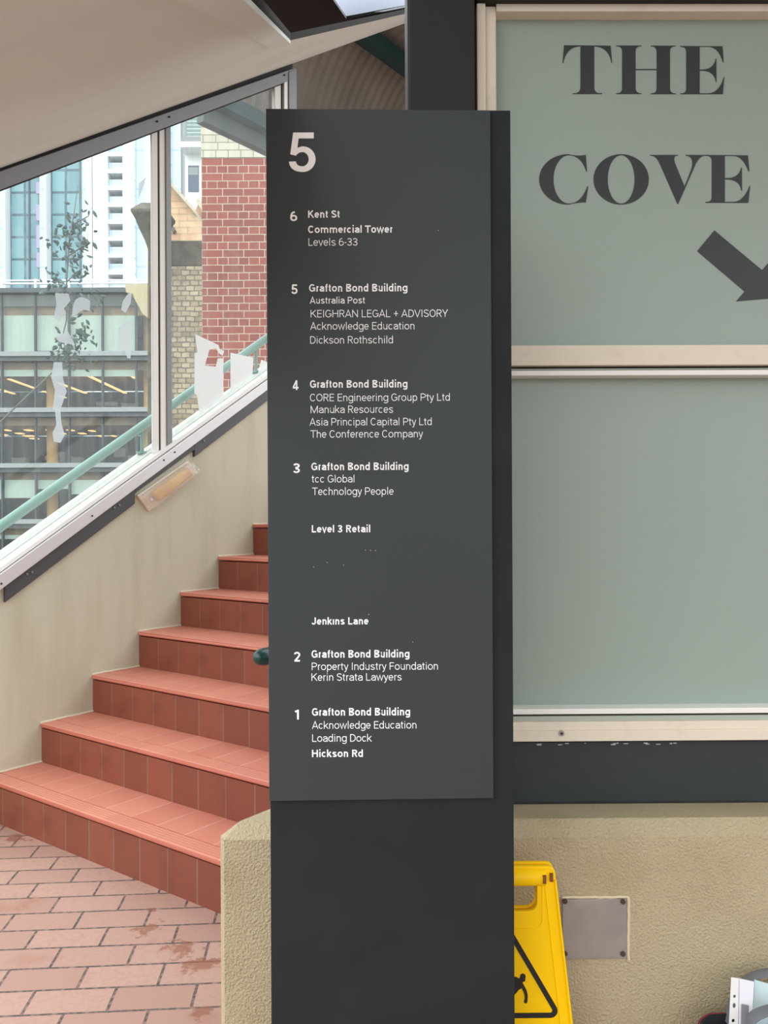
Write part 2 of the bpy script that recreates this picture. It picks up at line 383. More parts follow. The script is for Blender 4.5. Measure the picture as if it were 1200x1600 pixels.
# the dark flashing under the sill, in three lengths
for (pa, pb, dl, dr) in (((5, 914), (208, 765), 27, 22), ((208, 765), (301, 697), 6, 6), ((301, 697), (440, 590), 17, 17)):
    a, b = ST.hit(pa, 0, N0), ST.hit(pb, 0, N0); lo = sl((pa[0], pa[1]+dl), (pb[0], pb[1]+dr)); hi = lambda s: rail_bot(s)+.0
    G = MB(); strip(G, lo, hi, a.y, b.y, N0+.0005, N0+.016); o = G.obj(ST, 'flashing_strip', m_flash, W1, bevel=.002)
for px in ((42, 897), (50, 894), (178, 793), (186, 789), (318, 689)):
    p = ST.hit(px, 0, N0+.016); G = MB(); G.cyl((N0+.015, p.y, p.z), 0, .005, .006, 10); G.obj(ST, 'flashing_rivet', m_alu_grey, W1)

# torn film on the narrow pane, and painted sky reflections on the wide one
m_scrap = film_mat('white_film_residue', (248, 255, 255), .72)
m_sky_reflection = film_mat('painted_sky_reflection', (236, 250, 255), .55)
def scrap(name, pts, m, label, group=None):  # makes the torn film, and the pale patches standing in for reflected sky
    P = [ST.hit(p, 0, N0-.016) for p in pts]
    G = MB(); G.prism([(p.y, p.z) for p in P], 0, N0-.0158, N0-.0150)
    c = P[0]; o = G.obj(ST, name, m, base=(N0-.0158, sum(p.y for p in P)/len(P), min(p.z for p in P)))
    return tag(o, label, 'film scrap', group)  # category also covers the painted sky reflections
scrap('film_and_reflection_patch', [(305, 522), (341, 539), (343, 546), (350, 548), (348, 556), (342, 552), (337, 544), (327, 546), (320, 571), (337, 573), (340, 560), (348.5, 560), (349, 619), (331, 635), (311, 645), (308, 618), (303.5, 614), (304, 552), (308.5, 550), (306, 536)], m_scrap,
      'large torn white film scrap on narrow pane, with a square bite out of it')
scrap('film_and_reflection_patch', [(360, 551), (396, 559), (394, 586), (360, 612)], m_scrap,
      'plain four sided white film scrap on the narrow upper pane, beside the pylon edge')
scrap('film_and_reflection_patch', [(408, 562), (417, 566), (417, 577), (403, 583)], m_scrap, 'smallest white film scrap on the narrow pane, half hidden by the pylon edge')
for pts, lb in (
    ([(86, 458), (107, 459), (110, 470), (100, 482), (103, 490), (92, 502), (84, 496), (88, 476)], 'blueish painted reflection on the wide pane, just below the roof rail of the offices'),
    ([(118, 468), (126, 464), (134, 466), (141, 470), (140, 486), (130, 484), (121, 490), (112, 496), (114, 478)], 'ragged painted reflection on the wide pane among the leaf shapes'),
    ([(190, 508), (196, 500), (205, 504), (204, 560), (199, 560), (194, 546), (183, 548), (185, 512)], 'long pointed upright painted reflection on the wide pane near the mullion'),
    ([(199, 460), (206, 456), (204, 474), (196, 489), (189, 484), (192, 470)], 'small upright painted reflection on the wide pane above the long pointed one'),
    ([(86, 527), (106, 518), (117, 539), (100, 536), (92, 534)], 'flat wedge of painted reflection on the wide pane under the ragged one'),
    ([(84, 566), (97, 566), (98, 590), (104, 612), (94, 640), (82, 640), (86, 610), (80, 590)], 'tall pale blue painted reflection on the wide pane in front of the office lights'),
    ([(86, 640), (94, 640), (96, 662), (101, 680), (94, 692), (84, 690), (82, 676), (88, 664)], 'lowest pale blue painted reflection on the wide pane above the handrail'),
    ([(217, 286), (229, 276), (220, 302), (216, 312)], 'tiny sharp painted reflection high on the wide pane above the stone finial')):
    scrap('film_and_reflection_patch', pts, m_sky_reflection, lb)

# raked bulkhead light on the stair wall
pa, pb, pc, pd_ = [ST.hit(p, 0, N0+.02) for p in ((216, 774), (295, 719.5), (311, 738), (235, 799))]
L = empty(ST, 'bulkhead_light', (N0, (pa.y+pc.y)/2, (pa.z+pc.z)/2), 'yellowed bulkhead light fixed on a slant to the beige stair wall', 'wall light')
def quad_shrink(q, k):
    cy, cz = sum(p[0] for p in q)/4, sum(p[1] for p in q)/4
    return [(cy+(p[0]-cy)*k, cz+(p[1]-cz)*k) for p in q]
q = [(p.y, p.z) for p in (pa, pb, pc, pd_)]
def lerp(a, b, t): return (a[0]+(b[0]-a[0])*t, a[1]+(b[1]-a[1])*t)
G = MB(); G.prism(quad_shrink(q, 1.0), 0, N0, N0+.014); G.obj(ST, 'base_plate', m_frame, L, bevel=.004)
def inset(q, u0, u1, v0, v1):
    def at(u, v): return lerp(lerp(q[0], q[1], u), lerp(q[3], q[2], u), v)
    return [at(u0, v0), at(u1, v0), at(u1, v1), at(u0, v1)]
G = MB(); G.prism(inset(q, .17, .87, .2, .80), 0, N0+.014, N0+.05); G.obj(ST, 'diffuser', m_diff, L, bevel=.012, seg=3, smooth=True)
G = MB(); G.prism(inset(q, .03, .98, .05, .95), 0, N0+.013, N0+.062); G.obj(ST, 'clear_cover', m_clear, L, bevel=.014, seg=3, smooth=True)
for (u, v) in ((.92, .3), (.95, .62), (.06, .4)):
    p = inset(q, u, u, v, v)[0]; G = MB(); G.cyl((N0+.06, p[0], p[1]), 0, .006, .005, 10); G.obj(ST, 'cover_screw', m_alu, L)

# ------------------------------------------------------------ staircase
NR = -1.60
m_edge = mat('pale_edge_grout', (214, 204, 182), .9)
STAIR = empty(ST, 'staircase', (N0, S1, 0), 'flight of red clay tiled steps with ribbed nosings against beige wall', 'staircase')
NS = 9
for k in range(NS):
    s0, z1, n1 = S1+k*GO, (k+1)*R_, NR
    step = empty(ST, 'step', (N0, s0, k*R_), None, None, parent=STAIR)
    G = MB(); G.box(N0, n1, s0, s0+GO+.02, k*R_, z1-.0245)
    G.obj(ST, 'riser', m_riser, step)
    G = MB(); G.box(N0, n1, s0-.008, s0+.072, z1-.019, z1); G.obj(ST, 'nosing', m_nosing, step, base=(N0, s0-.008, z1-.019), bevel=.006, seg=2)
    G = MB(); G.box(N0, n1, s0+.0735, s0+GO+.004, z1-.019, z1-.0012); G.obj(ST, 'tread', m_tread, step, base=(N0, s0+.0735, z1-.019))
    G = MB(); G.tube([(N0+.002, s0-.004+(GO+.004)*i/8, z1+.002+random.uniform(-.001, .001)) for i in range(9)], .0055, 6); G.obj(ST, 'grout_line', m_edge, step, smooth=True)
m_grout = mat('pale_grout', (206, 188, 160), .9)
G = MB(); G.box(N0, NR, S1+NS*GO, S1+NS*GO+1.2, NS*R_-.175, NS*R_); G.obj(ST, 'landing', m_tread, STAIR)

# dark green handrail whose round end shows left of the pylon
p0 = ST.hit((398, 1029), 0, -1.78)
RL = empty(ST, 'stair_handrail', (-1.78, p0.y, 0), 'dark green round-ended handrail poking out behind the pylon at stair foot', 'handrail')
r = .0262; path = []; tp = []
for i in range(7):
    a = i/6*math.pi/2; path.append((-1.78, p0.y+r*1.3*(1-math.cos(a)), p0.z)); tp.append(max(.002, r*math.sin(a)))
path += [(-1.78, p0.y+.22, p0.z)]; tp += [r]
for i in range(1, 6):
    a = math.radians(33.3*i/5); path.append((-1.78, p0.y+.22+.12*math.sin(a), p0.z+.12*(1-math.cos(a)))); tp.append(r)
s_, z_ = path[-1][1], path[-1][2]; path.append((-1.78, s_+1.7, z_+1.7*math.tan(math.radians(33.3)))); tp.append(r)
G = MB(); G.tube(path, r, 16, tp); G.obj(ST, 'rail', m_dkgreen, RL, smooth=True)
for (s, kb) in ((p0.y+.14, None), (S1+3.5*GO, 4)):
    zb = 0 if kb is None else kb*R_
    zt = p0.z if kb is None else z_+(s-s_)*math.tan(math.radians(33.3))
    G = MB(); G.cyl((-1.78, s, zb), 2, .019, zt-zb, 12); G.cyl((-1.78, s, zb), 2, .045, .006, 14); G.obj(ST, 'post', m_dkgreen, RL, smooth=True)

# ------------------------------------------------------------ low rendered wall, fascia, frosted window
YF, HT, YK = 2.056, .531, 2.197
c0 = WL.hit((329, 1500), 1, YF)
retdir = math.radians(THETA+.45)
dx, dy = math.sin(retdir), math.cos(retdir)
G = MB()
xl, xr, yb = c0.x, 3.6, 2.45
foot = [(xl, YF), (xr, YF), (xr, yb), (xl+(yb-YF)*dx/dy, yb)]
G.prism(foot, 2, -.1, HT)
G.b.edges.ensure_lookup_table()
G.b.verts.ensure_lookup_table()
for v in G.b.verts:                                   # the return towards the stair falls slightly forward
    if v.co.z > .4 and v.co.y > yb-.01 and v.co.x < .5: v.co.z += .0
bmesh.ops.recalc_face_normals(G.b, faces=G.b.faces)
def is_e(ed):
    a, b = ed.verts[0].co, ed.verts[1].co
    top = a.z > HT-.01 and b.z > HT-.01
    if top and abs(a.y-YF) < 1e-4 and abs(b.y-YF) < 1e-4: return True
    if top and a.x < .2 and b.x < .2: return True
    return a.x < xl+.01 and b.x < xl+.01 and abs(a.y-YF) < 1e-3 and abs(b.y-YF) < 1e-3
bmesh.ops.bevel(G.b, geom=[x for x in G.b.edges if is_e(x)], offset=.034, segments=1, affect='EDGES')
G2 = G; lw = G.obj(WL, 'wall_right', m_low_wall); tag(lw, kind='structure')

def zy(y, Y=YK): return WL.hit((1000, y), 1, Y).z
XJ, XW = WL.hit((745, 90), 1, YK).x, 3.6
G = MB(); G.box(WL.hit((640, 90), 1, YK).x, XW, YK, YK+.25, HT-.002, zy(1159)); tag(G.obj(WL, 'trim_2', m_kick), kind='structure')
t2_ = bpy.data.objects['trim_2']; BASE[t2_] = Vector((0, 0, 0))
m_seal = mat('old_black_sealant', (34, 32, 28), .8); m_chip = mat('chipped_white_paint', (190, 188, 180), .8)
G = MB(); G.tube([(.26+1.8*i/60, YK-.0015, HT+.001+random.uniform(-.0015, .0015)) for i in range(61)], .0035, 6); G.obj(WL, 'sealant_line', m_seal, t2_, smooth=True)
for i in range(26):
    x = .29+random.random()**2.2*.5; w_ = random.uniform(.003, .012); z = zy(1159)-random.uniform(.0015, .006); G = MB(); G.box(x, x+w_, YK-.0008, YK, z-random.uniform(.001, .003), z); G.obj(WL, 'paint_chip', m_chip, t2_)
W2 = empty(WL, 'window_2', (XJ, YK, 0), None, None, kind='structure')
YP = YK+.045
def bar(name, m, xa, xb, ya, yb_, y0=YK-.012, y1=YK+.10, bev=.002):
    G = MB(); G.box(xa, xb, y0, y1, zy(yb_, y0), zy(ya, y0)); return G.obj(WL, name, m, W2, bevel=bev)
xj1, xj2 = WL.hit((759, 90), 1, YK).x, WL.hit((775.5, 90), 1, YK+.01).x
ztop, zbot = zy(5), zy(1159)
G = MB(); G.box(XJ, xj1, YK-.002, YK+.11, zbot, ztop); G.obj(WL, 'left_jamb', m_frame, W2, bevel=.003)
G = MB(); G.box(xj1+.001, xj2, YK+.012, YK+.11, zbot, ztop); G.obj(WL, 'left_jamb', m_frame, W2, bevel=.003)
bar('head_rail', m_frame, xj2, XW, 4, 17.5, YK+.005)
bar('transom', m_frame, xj2, XW, 539, 570.5, YK-.012)
bar('transom_gasket', m_gap, xj2, XW, 571, 575, YK+.012)
bar('transom_sill', m_greenish, xj2, XW, 575.2, 578, YK+.004)
bar('glazing_bead', m_white_bead, xj2, XW, 578.2, 586.5, YK-.004)
bar('bottom_bead', m_white_bead, xj2, XW, 1107, 1115.5, YK-.004)
bar('bottom_gasket', m_gap, xj2, XW, 1115.7, 1118, YK+.010)
bar('bottom_sill', m_greenish, xj2, XW, 1118.2, 1127, YK+.004)
bar('bottom_rail', m_frame, xj2, XW, 1127.2, 1140.6, YK-.008)
bar('bottom_flange', m_frame, xj2, XW, 1141.2, 1158, YK-.014)
for px in ((877, 1145.5),):
    p = WL.hit(px, 1, YK-.014); G = MB(); G.cyl((p.x, YK-.018, p.z), 1, .0075, .005, 14); s_o = G.obj(WL, 'rail_screw', m_steel, W2)
    G = MB(); G.cyl((p.x, YK-.0188, p.z), 1, .0035, .001, 10); G.obj(WL, 'screw_recess', m_gap, s_o)
G = MB(); G.box(xj2-.01, XW, YP, YP+.008, zy(580, YP), zy(12, YP)); G.obj(WL, 'upper_pane', m_film, W2)
G = MB(); G.box(xj2-.01, XW, YP, YP+.008, zy(1120, YP), zy(575, YP)); G.obj(WL, 'lower_pane', m_film, W2)
# dark bulkhead above the window and the wall it hangs on
G = MB(); G.box(XJ, XW, YK-.02, YK+.25, ztop+.001, 3.6); tag(G.obj(WL, 'trim_3', m_column), kind='structure')

# lettering on the upper pane
def glyphpts(pts, ox, oy, k): return [(ox+x/k, oy+y/k) for x, y in pts]
def letters(defs, ox, oy, k, name_label):
    for ch, splines in defs:
        S = []
        for sp in splines:
            S.append([(p.x, p.z) for p in (WL.hit(q, 1, YP) for q in glyphpts(sp, ox, oy, k))])
        o = plate(WL, 'letter', S, YP-.0012, YP-.0002, m_film_text, W2); o['label'] = 'charcoal serif letter %s of %s' % (ch, name_label)
def cv(p0, p1, p2, n=9):
    return [((1-t)**2*p0[0]+2*t*(1-t)*p1[0]+t*t*p2[0], (1-t)**2*p0[1]+2*t*(1-t)*p1[1]+t*t*p2[1]) for t in [i/n for i in range(n+1)]]
def stem_serif_l(x, w, yt, yb_, sv=30, f=42):   # left outline, from top to bottom, of a bracketed stem
    return [(x-f, yt), (x-f, yt+4)] + cv((x-f+6, yt+5), (x, yt+6), (x, yt+f)) + cv((x, yb_-f), (x, yb_-5), (x-sv, yb_-4)) + [(x-sv-12, yb_-4), (x-sv-12, yb_)]
T = [(48, 47), (360, 50), (370, 165)] + cv((365, 163), (345, 56), (250, 54)) + [(250, 320)] + cv((250, 325), (250, 366), (285, 368)) + [(303, 368), (303, 373), (106, 373), (106, 369)] + cv((125, 368), (158, 362), (158, 322)) + [(158, 54)] + cv((158, 54), (65, 56), (42, 166)) + [(38, 166)]
def stem(x0, x1, yt, yb_, l=40, rr=40):
    return ([(x0-l, yt), (x1+rr, yt), (x1+rr, yt+4)] + cv((x1+rr-8, yt+5), (x1, yt+6), (x1, yt+42)) + cv((x1, yb_-42), (x1, yb_-6), (x1+rr-8, yb_-5)) + [(x1+rr, yb_-4), (x1+rr, yb_), (x0-l, yb_), (x0-l, yb_-4)]
            + cv((x0-l+8, yb_-5), (x0, yb_-6), (x0, yb_-42)) + cv((x0, yt+42), (x0, yt+6), (x0-l+8, yt+5)) + [(x0-l, yt+4)])
H1 = stem(437, 527, 49, 373); H2 = stem(668, 757, 50, 374)
HB = [(526, 205.5), (669, 206.5), (669, 213.5), (526, 212.5)]
def E_(x0, x1, yt, yb_, xr, l, yc):
    w = xr-x1; h = yb_-yt
    a = ([(x0-l, yt), (xr-8, yt+2)] + [(xr, yt+.34*h), (xr-4, yt+.34*h)] + cv((xr-6, yt+.33*h), (xr-35, yt+6), (x1+.35*w, yt+5)) + [(x1, yt+5), (x1, yc-4)]
         + cv((x1+.15*w, yc-4), (xr-.42*w, yc-8), (xr-.34*w, yc-.23*h)) + [(xr-.31*w, yc-.24*h), (xr-.30*w, yc+.25*h), (xr-.33*w, yc+.25*h)] + cv((xr-.34*w, yc+.22*h), (xr-.42*w, yc+8), (x1+.15*w, yc+4)) + [(x1, yc+4)]
         + [(x1, yb_-5), (x1+.35*w, yb_-5)] + cv((x1+.35*w, yb_-5), (xr-30, yb_-8), (xr, yb_-.35*h)) + [(xr+4, yb_-.36*h), (xr-6, yb_), (x0-l, yb_), (x0-l, yb_-4)])
    a += cv((x0-l+8, yb_-5), (x0, yb_-6), (x0, yb_-42*h/324)) + cv((x0, yt+42*h/324), (x0, yt+6), (x0-l+8, yt+5)) + [(x0-l, yt+4)]
    return a
letters([('T', [T]), ('H', [H1]), ('H', [H2]), ('H', [HB]), ('E', [E_(866, 956, 52, 374, 1117, 40, 213)])][:1], 870, 60, 1200/280, 'THE')
# one mesh for the H: two stems and the hair bar
Hs = ([(437-40, 49), (527+40, 49), (527+40, 53)] + cv((559, 54), (527, 55), (527, 91)) + [(527, 206), (668, 206)] + cv((668, 92), (668, 56), (636, 55)) + [(628, 54), (628, 50), (797, 50), (797, 54)]
      + cv((789, 55), (757, 56), (757, 92)) + cv((757, 332), (757, 368), (789, 369)) + [(797, 370), (797, 374), (628, 374), (628, 370)] + cv((636, 369), (668, 368), (668, 332)) + [(668, 213), (527, 213)]
      + cv((527, 331), (527, 367), (559, 368)) + [(567, 369), (567, 373), (397, 373), (397, 369)] + cv((405, 368), (437, 367), (437, 331)) + cv((437, 91), (437, 55), (405, 54)) + [(397, 53)])
letters([('H', [Hs]), ('E', [E_(866, 956, 52, 374, 1117, 40, 213)])], 870, 60, 1200/280, 'THE')
KC = 1200/360
Cc = ([(290, 128), (284, 40)] + cv((282, 40), (245, 50), (193, 37)) + arc(193, 168, 152, 131, 270, 90, 36)[1:] + cv((193, 299), (245, 287), (284, 288)) + [(297, 205), (293, 205)] + cv((291, 205), (262, 292), (196, 294)) + arc(196, 168, 80, 126, 90, 270, 28)[1:] + cv((196, 42), (262, 46), (286, 126)))
Oo = [arc(468, 168, 144, 131, 0, 354, 48), arc(468, 168, 70, 126, 0, 354, 48)]
Vv = ([(618, 41), (765, 41), (765, 44)] + cv((758, 45), (735, 48), (750, 88)) + [(798, 205)] + cv((798, 203), (838, 110), (838, 92)) + cv((838, 80), (838, 50), (812, 46)) + [(804, 45), (804, 41), (925, 41), (925, 44)] + cv((905, 44), (880, 46), (858, 84)) + [(765, 296), (761, 296)] + [(668, 84)] + cv((664, 78), (650, 46), (626, 45)) + [(618, 44)])
letters([('C', [Cc]), ('O', Oo), ('V', [Vv]), ('E', [E_(940, 1008, 41, 290, 1136, 33, 165)])], 830, 230, KC, 'COVE')
AR = [(1115, 361), (1190, 422), (1216, 396), (1226, 466), (1150, 470), (1162, 456), (1089, 393)]
AR = [(1116, 360), (1190.3, 422), (1203, 408), (1214, 465.5), (1150, 471), (1163, 455.5), (1089, 392.5)]
o = plate(WL, 'arrow', [[(p.x, p.z) for p in (WL.hit(q, 1, YP) for q in AR)]], YP-.0012, YP-.0002, m_film_text, W2)
o['label'] = 'thick charcoal arrow pointing down to the right'

# dark column between stair and window
x0, x1 = WL.hit((638.5, 90), 1, YK-.03).x, WL.hit((742, 90), 1, YK-.03).x
CO = empty(WL, 'column', ((x0+x1)/2, YK+.05, HT), 'dark brown square column standing behind the pylon, left of frosted window', 'column')
G = MB(); G.box(x0, x1, YK-.03, YK+.14, HT, 4.2); G.obj(WL, 'shaft', m_column, CO, bevel=.004)
G = MB(); G.box(x0-.0035, x0-.0002, YK-.028, YK+.14, HT, 4.2); G.obj(WL, 'edge_strip', m_flash, CO)

# steel cover plate on the low wall
a, b = WL.hit((878, 1404), 1, YF), WL.hit((979, 1496), 1, YF)
PL = empty(WL, 'cover_plate', ((a.x+b.x)/2, YF, b.z), 'blank brushed steel cover plate with rusty corner screws on the low wall', 'plate')
G = MB(); G.box(a.x, b.x, YF-.006, YF, b.z, a.z); G.obj(WL, 'plate', m_steel, PL, bevel=.001)
for px in ((882.5, 1408), (973, 1408.5), (882.5, 1489.5), (973, 1490)):
    p = WL.hit(px, 1, YF-.006); G = MB(); G.cyl((p.x, YF-.0095, p.z), 1, .0062, .0045, 12); G.obj(WL, 'screw', m_rust, PL, smooth=True)
m_caulk = mat('pale_caulk', (214, 200, 170), .8)
G = MB()
pts = []
for i in range(12): pts.append((b.x+.004+random.uniform(-.001, .0015), YF-.002, a.z+.004-(a.z-b.z+.008)*i/11))
G.tube(pts, .0038, 6); G.obj(WL, 'sealant_bead', m_caulk, PL, smooth=True)
G = MB(); G.tube([(a.x+(b.x+.004-a.x)*i/14, YF-.002, a.z+.003+random.uniform(-.0008, .0015)) for i in range(15)], .0032, 6); G.obj(WL, 'sealant_bead', m_caulk, PL, smooth=True)

# ------------------------------------------------------------ pylon sign
YB = 1.75; YPN = YB-.010
px0, px1 = PY.hit((415.5, 171), 1, YPN).x, PY.hit((797.5, 172), 1, YB).x
zt = PY.hit((600, 171), 1, YPN).z; zb = PY.hit((600, 1249.5), 1, YPN).z; pxm = PY.hit((766, 171), 1, YPN).x
PN = empty(PY, 'pylon_sign', ((px0+px1)/2, YB+.04, 0), 'tall charcoal directory pylon with white floor listings, headed by a large 5', 'sign')
G = MB(); G.box(px0+.001, px1, YB, YB+.085, 0, PY.hit((785, 172.3), 1, YB).z); G.obj(PY, 'body', m_body, PN, bevel=.0015)
G = MB(); G.box(px0, pxm, YPN, YB, zb, zt); PA = G.obj(PY, 'panel', m_panel, PN, bevel=.0008)
BASE[PA] = BASE[PN]

ADV = dict(A=1336,B=1275,C=1333,D=1343,E=1164,F=1132,G=1395,H=1460,I=557,J=1130,K=1284,L=1102,M=1788,N=1460,O=1408,P=1292,R=1261,S=1215,T=1222,U=1328,V=1303,W=1817,Y=1230,
           a=1114,b=1149,c=1072,d=1155,e=1085,f=711,g=1149,h=1128,i=497,k=1038,l=497,m=1795,n=1130,o=1168,p=1149,q=1164,r=693,s=1057,t=669,u=1129,v=992,w=1538,x=1015,y=969)
ADV['ı'] = 497; ADV[' '] = 507; ADV['-'] = 565; ADV['+'] = 1161
for q in '0123456789': ADV[q] = 1150
def glyph(ch, w):
    """centre-line strokes of a plain grotesque letter, cap height 1"""
    adv = ADV[ch]/1456.0; h = w/2; sb = .100 if ch in 'BDEFHIKLMNPRbhiklmnpruı' else .055
    L, R = sb+h, adv-(.055 if ch not in 'HIMNUdhilmnquJı' else .100)-h; X = .735; A = 1.04; D = -.30
    if ch in 'AVWYTvwyKkfrt': L, R = max(.02+h*.8, L-.05), adv-.02-h*.8
    c = (L+R)/2; rx = (R-L)/2; xt, xb = X-h, h; rxo = .92
    E = .92
    bowl = arc(c, X/2, rx, X/2-h, 0, 360, 28, E)
    P = []
    if ch == 'A': P = [[(L, 0), (c, 1-h*.3), (R, 0)], [(L+rx*.34, .30), (R-rx*.34, .30)]]
    elif ch == 'B': P = [[(L, 0), (L, 1)], [(L, 1-h), (c, 1-h)]+arc(c, .76, rx*.9, .24-h, 90, -90)+[(L, .52)], [(c, .52)]+arc(c, .26, rx, .26-h, 90, -90)+[(L, h)]]
    elif ch == 'C': P = [arc(c, .5, rx, .5-h, 40, 320, 28, E)]
    elif ch == 'D': P = [[(L, 0), (L, 1)], [(L, 1-h), (L+rx*.7, 1-h)]+arc(L+rx*.7, .5, R-L-rx*.7, .5-h, 90, -90, 18, E)+[(L, h)]]
    elif ch == 'E': P = [[(L, 0), (L, 1)], [(L, 1-h), (R+h*.6, 1-h)], [(L, .52), (R, .52)], [(L, h), (R+h*.6, h)]]
    elif ch == 'F': P = [[(L, 0), (L, 1)], [(L, 1-h), (R+h, 1-h)], [(L, .5), (R, .5)]]
    elif ch == 'G': P = [arc(c, .5, rx, .5-h, 42, 270, 28, E)+arc(c, .5, rx*.98, .5-h, 270, 325, 6, E)+[(R, .2), (R, .47), (c+rx*.1, .47)]]
    elif ch == 'H': P = [[(L, 0), (L, 1)], [(R, 0), (R, 1)], [(L, .52), (R, .52)]]
    elif ch == 'I': P = [[(adv/2, 0), (adv/2, 1)]]
    elif ch == 'J': P = [[(R, 1), (R, .3)]+arc(c, .3, rx, .3-h, 0, -165, 14)]
    elif ch == 'K': P = [[(L, 0), (L, 1)], [(R-h, 1), (L, .40)], [(L+rx*.62, .60), (R, 0)]]
    elif ch == 'L': P = [[(L, 0), (L, 1)], [(L, h), (R+h, h)]]
    elif ch == 'M': P = [[(L, 0), (L, 1-h*.1)], [(L, 1-h), (c, h), (R, 1-h)], [(R, 0), (R, 1-h*.1)]]
    elif ch == 'N': P = [[(L, 0), (L, 1)], [(L, 1-h), (R, h)], [(R, 0), (R, 1)]]
    elif ch == 'O': P = [arc(c, .5, rx, .5-h, 0, 360, 32, E)]
    elif ch == 'P': P = [[(L, 0), (L, 1)], [(L, 1-h), (c, 1-h)]+arc(c, .70, rx, .30-h, 90, -90)+[(L, .40+h)]]
    elif ch == 'R': P = [[(L, 0), (L, 1)], [(L, 1-h), (c, 1-h)]+arc(c, .72, rx*.93, .28-h, 90, -90)+[(L, .44+h)], [(c+rx*.05, .45), (R, 0)]]
    elif ch == 'S': P = [arc(c, .74, rx*.95, .26-h, 15, 235, 16)+[(c, .515)]+arc(c, .265, rx, .265-h, 62, -165, 18)]
    elif ch == 'T': P = [[(L-h, 1-h), (R+h, 1-h)], [(c, 0), (c, 1-h)]]
    elif ch == 'V': P = [[(L, 1), (c, h*.3), (R, 1)]]
    elif ch == 'Y': P = [[(L, 1), (c, .42), (R, 1)], [(c, 0), (c, .44)]]
    elif ch == 'a': P = [[(R, 0), (R, .47)]+arc(c, .47, rx, X-.47-h, 0, 160, 12), [(R, .43), (c, .43)]+arc(c-.02, .22, rx-.02, .215-h, 90, 275, 14)+[(c+rx*.35, h+.01), (R, .18)]]
    elif ch in 'bp': P = [bowl, [(L, 0 if ch == 'b' else D), (L, A if ch == 'b' else X)]]
    elif ch in 'dq': P = [bowl, [(R, 0 if ch == 'd' else D), (R, A if ch == 'd' else X)]]
    elif ch == 'g': P = [bowl, [(R, X), (R, -.05)]+arc(c, -.05, rx, .25-h, 0, -150, 12)]
    elif ch == 'c': P = [arc(c, X/2, rx, X/2-h, 42, 318, 22, E)]
    elif ch == 'e': P = [[(L, X*.51), (R, X*.51)]+arc(c, X/2, rx, X/2-h, 4, 318, 26, E)]
    elif ch == 'f': P = [[(c-.01, 0), (c-.01, .82)]+arc(c+.15, .82, .16, A-.82-h, 180, 85, 8), [(L-.02, X-h), (R, X-h)]]
    elif ch == 'h': P = [[(L, 0), (L, A)], arc(c, X-rx-h*.6, rx, rx-h*.4, 165, 0, 12)+[(R, 0)]]
    elif ch in 'iı': P = [[(adv/2, 0), (adv/2, X)]] + ([[(adv/2, .90), (adv/2, .90+max(w, .1))]] if ch == 'i' else [])
    elif ch == 'k': P = [[(L, 0), (L, A)], [(R-h*.6, X), (L, .27)], [(L+rx*.6, .45), (R, 0)]]
    elif ch == 'l': P = [[(adv/2, 0), (adv/2, A)]]
    elif ch == 'm':
        q = (R-L)/2; P = [[(L, 0), (L, X)]]
        for j in (0, 1): P.append(arc(L+q*(j+.5), X-q/2-h*.6, q/2, q/2-h*.4, 165, 0, 12)+[(L+q*(j+1), 0)])
    elif ch == 'n': P = [[(L, 0), (L, X)], arc(c, X-rx-h*.6, rx, rx-h*.4, 165, 0, 12)+[(R, 0)]]
    elif ch == 'o': P = [bowl]
    elif ch == 'r': P = [[(L+.06, 0), (L+.06, X)], arc(R-.02, X-.25, R-L-.08, .25-h, 165, 82, 8)]
    elif ch == 's': P = [arc(c, .54, rx*.92, .195-h, 18, 235, 14)+[(c, .375)]+arc(c, .195, rx*.97, .195-h, 60, -162, 16)]
    elif ch == 't': P = [[(c-.03, .92), (c-.03, .2)]+arc(c+.12, .2, .15, .2-h, 180, 275, 8), [(L-.02, X-h), (R, X-h)]]
    elif ch == 'u': P = [[(L, X), (L, rx)]+arc(c, rx+h*.6, rx, rx-h*.4, 180, 345, 12), [(R, X), (R, 0)]]
    elif ch == 'v': P = [[(L, X), (c, h*.3), (R, X)]]
    elif ch == 'w': P = [[(L, X), (L+rx*.52, h*.4), (c, X-h*.4), (R-rx*.52, h*.4), (R, X)]]
    elif ch == 'x': P = [[(L, X), (R, 0)], [(L, 0), (R, X)]]
    elif ch == 'y': P = [[(L, X), (c+.01, h)], [(R, X), (c-rx*.12, -.12)]+[(c-rx*.35, D+h+.03), (L+rx*.15, D+h)]]
    elif ch == '-': P = [[(L-.02, .40), (R+.02, .40)]]
    elif ch == '+': P = [[(L, .47), (R, .47)], [(c, .12), (c, .82)]]
    elif ch == '1': P = [[(c+rx*.25, 0), (c+rx*.25, 1)], [(c+rx*.25, 1-h*1.2), (L+.04, .80)]]
    elif ch == '2': P = [arc(c, .70, rx, .30-h, 165, -20, 16)+[(c+rx*.35, .43), (L+h*.5, h)], [(L-h*.2, h), (R+h*.6, h)]]
    elif ch == '3': P = [arc(c-.02, .745, rx*.93, .255-h, 160, -90, 16)+[(c-rx*.35, .49)], [(c-rx*.35, .535), (c-.02, .535)]+arc(c-.02, .268, rx, .268-h, 90, -160, 18)]
    elif ch == '4': P = [[(c+rx*.45, 0), (c+rx*.45, 1)], [(c+rx*.45, 1-h*.2), (L-h*.4, .27)], [(L-h, .245), (R+h, .245)]]
    elif ch == '5': P = [[(R+h*.3, 1-h), (L+.04, 1-h)], [(L+.10, 1-h*.4), (L+.055, .47)], [(L+.02, .485)]+arc(c-.01, .325, rx, .325-h, 132, -162, 24)]
    elif ch == '6': P = [arc(c, .32, rx, .32-h, 0, 360, 26, E), [(c+rx*.45, 1-h)]+cv((c+rx*.35, 1-h), (L, .92), (L, .34), 10)]
    return adv, P
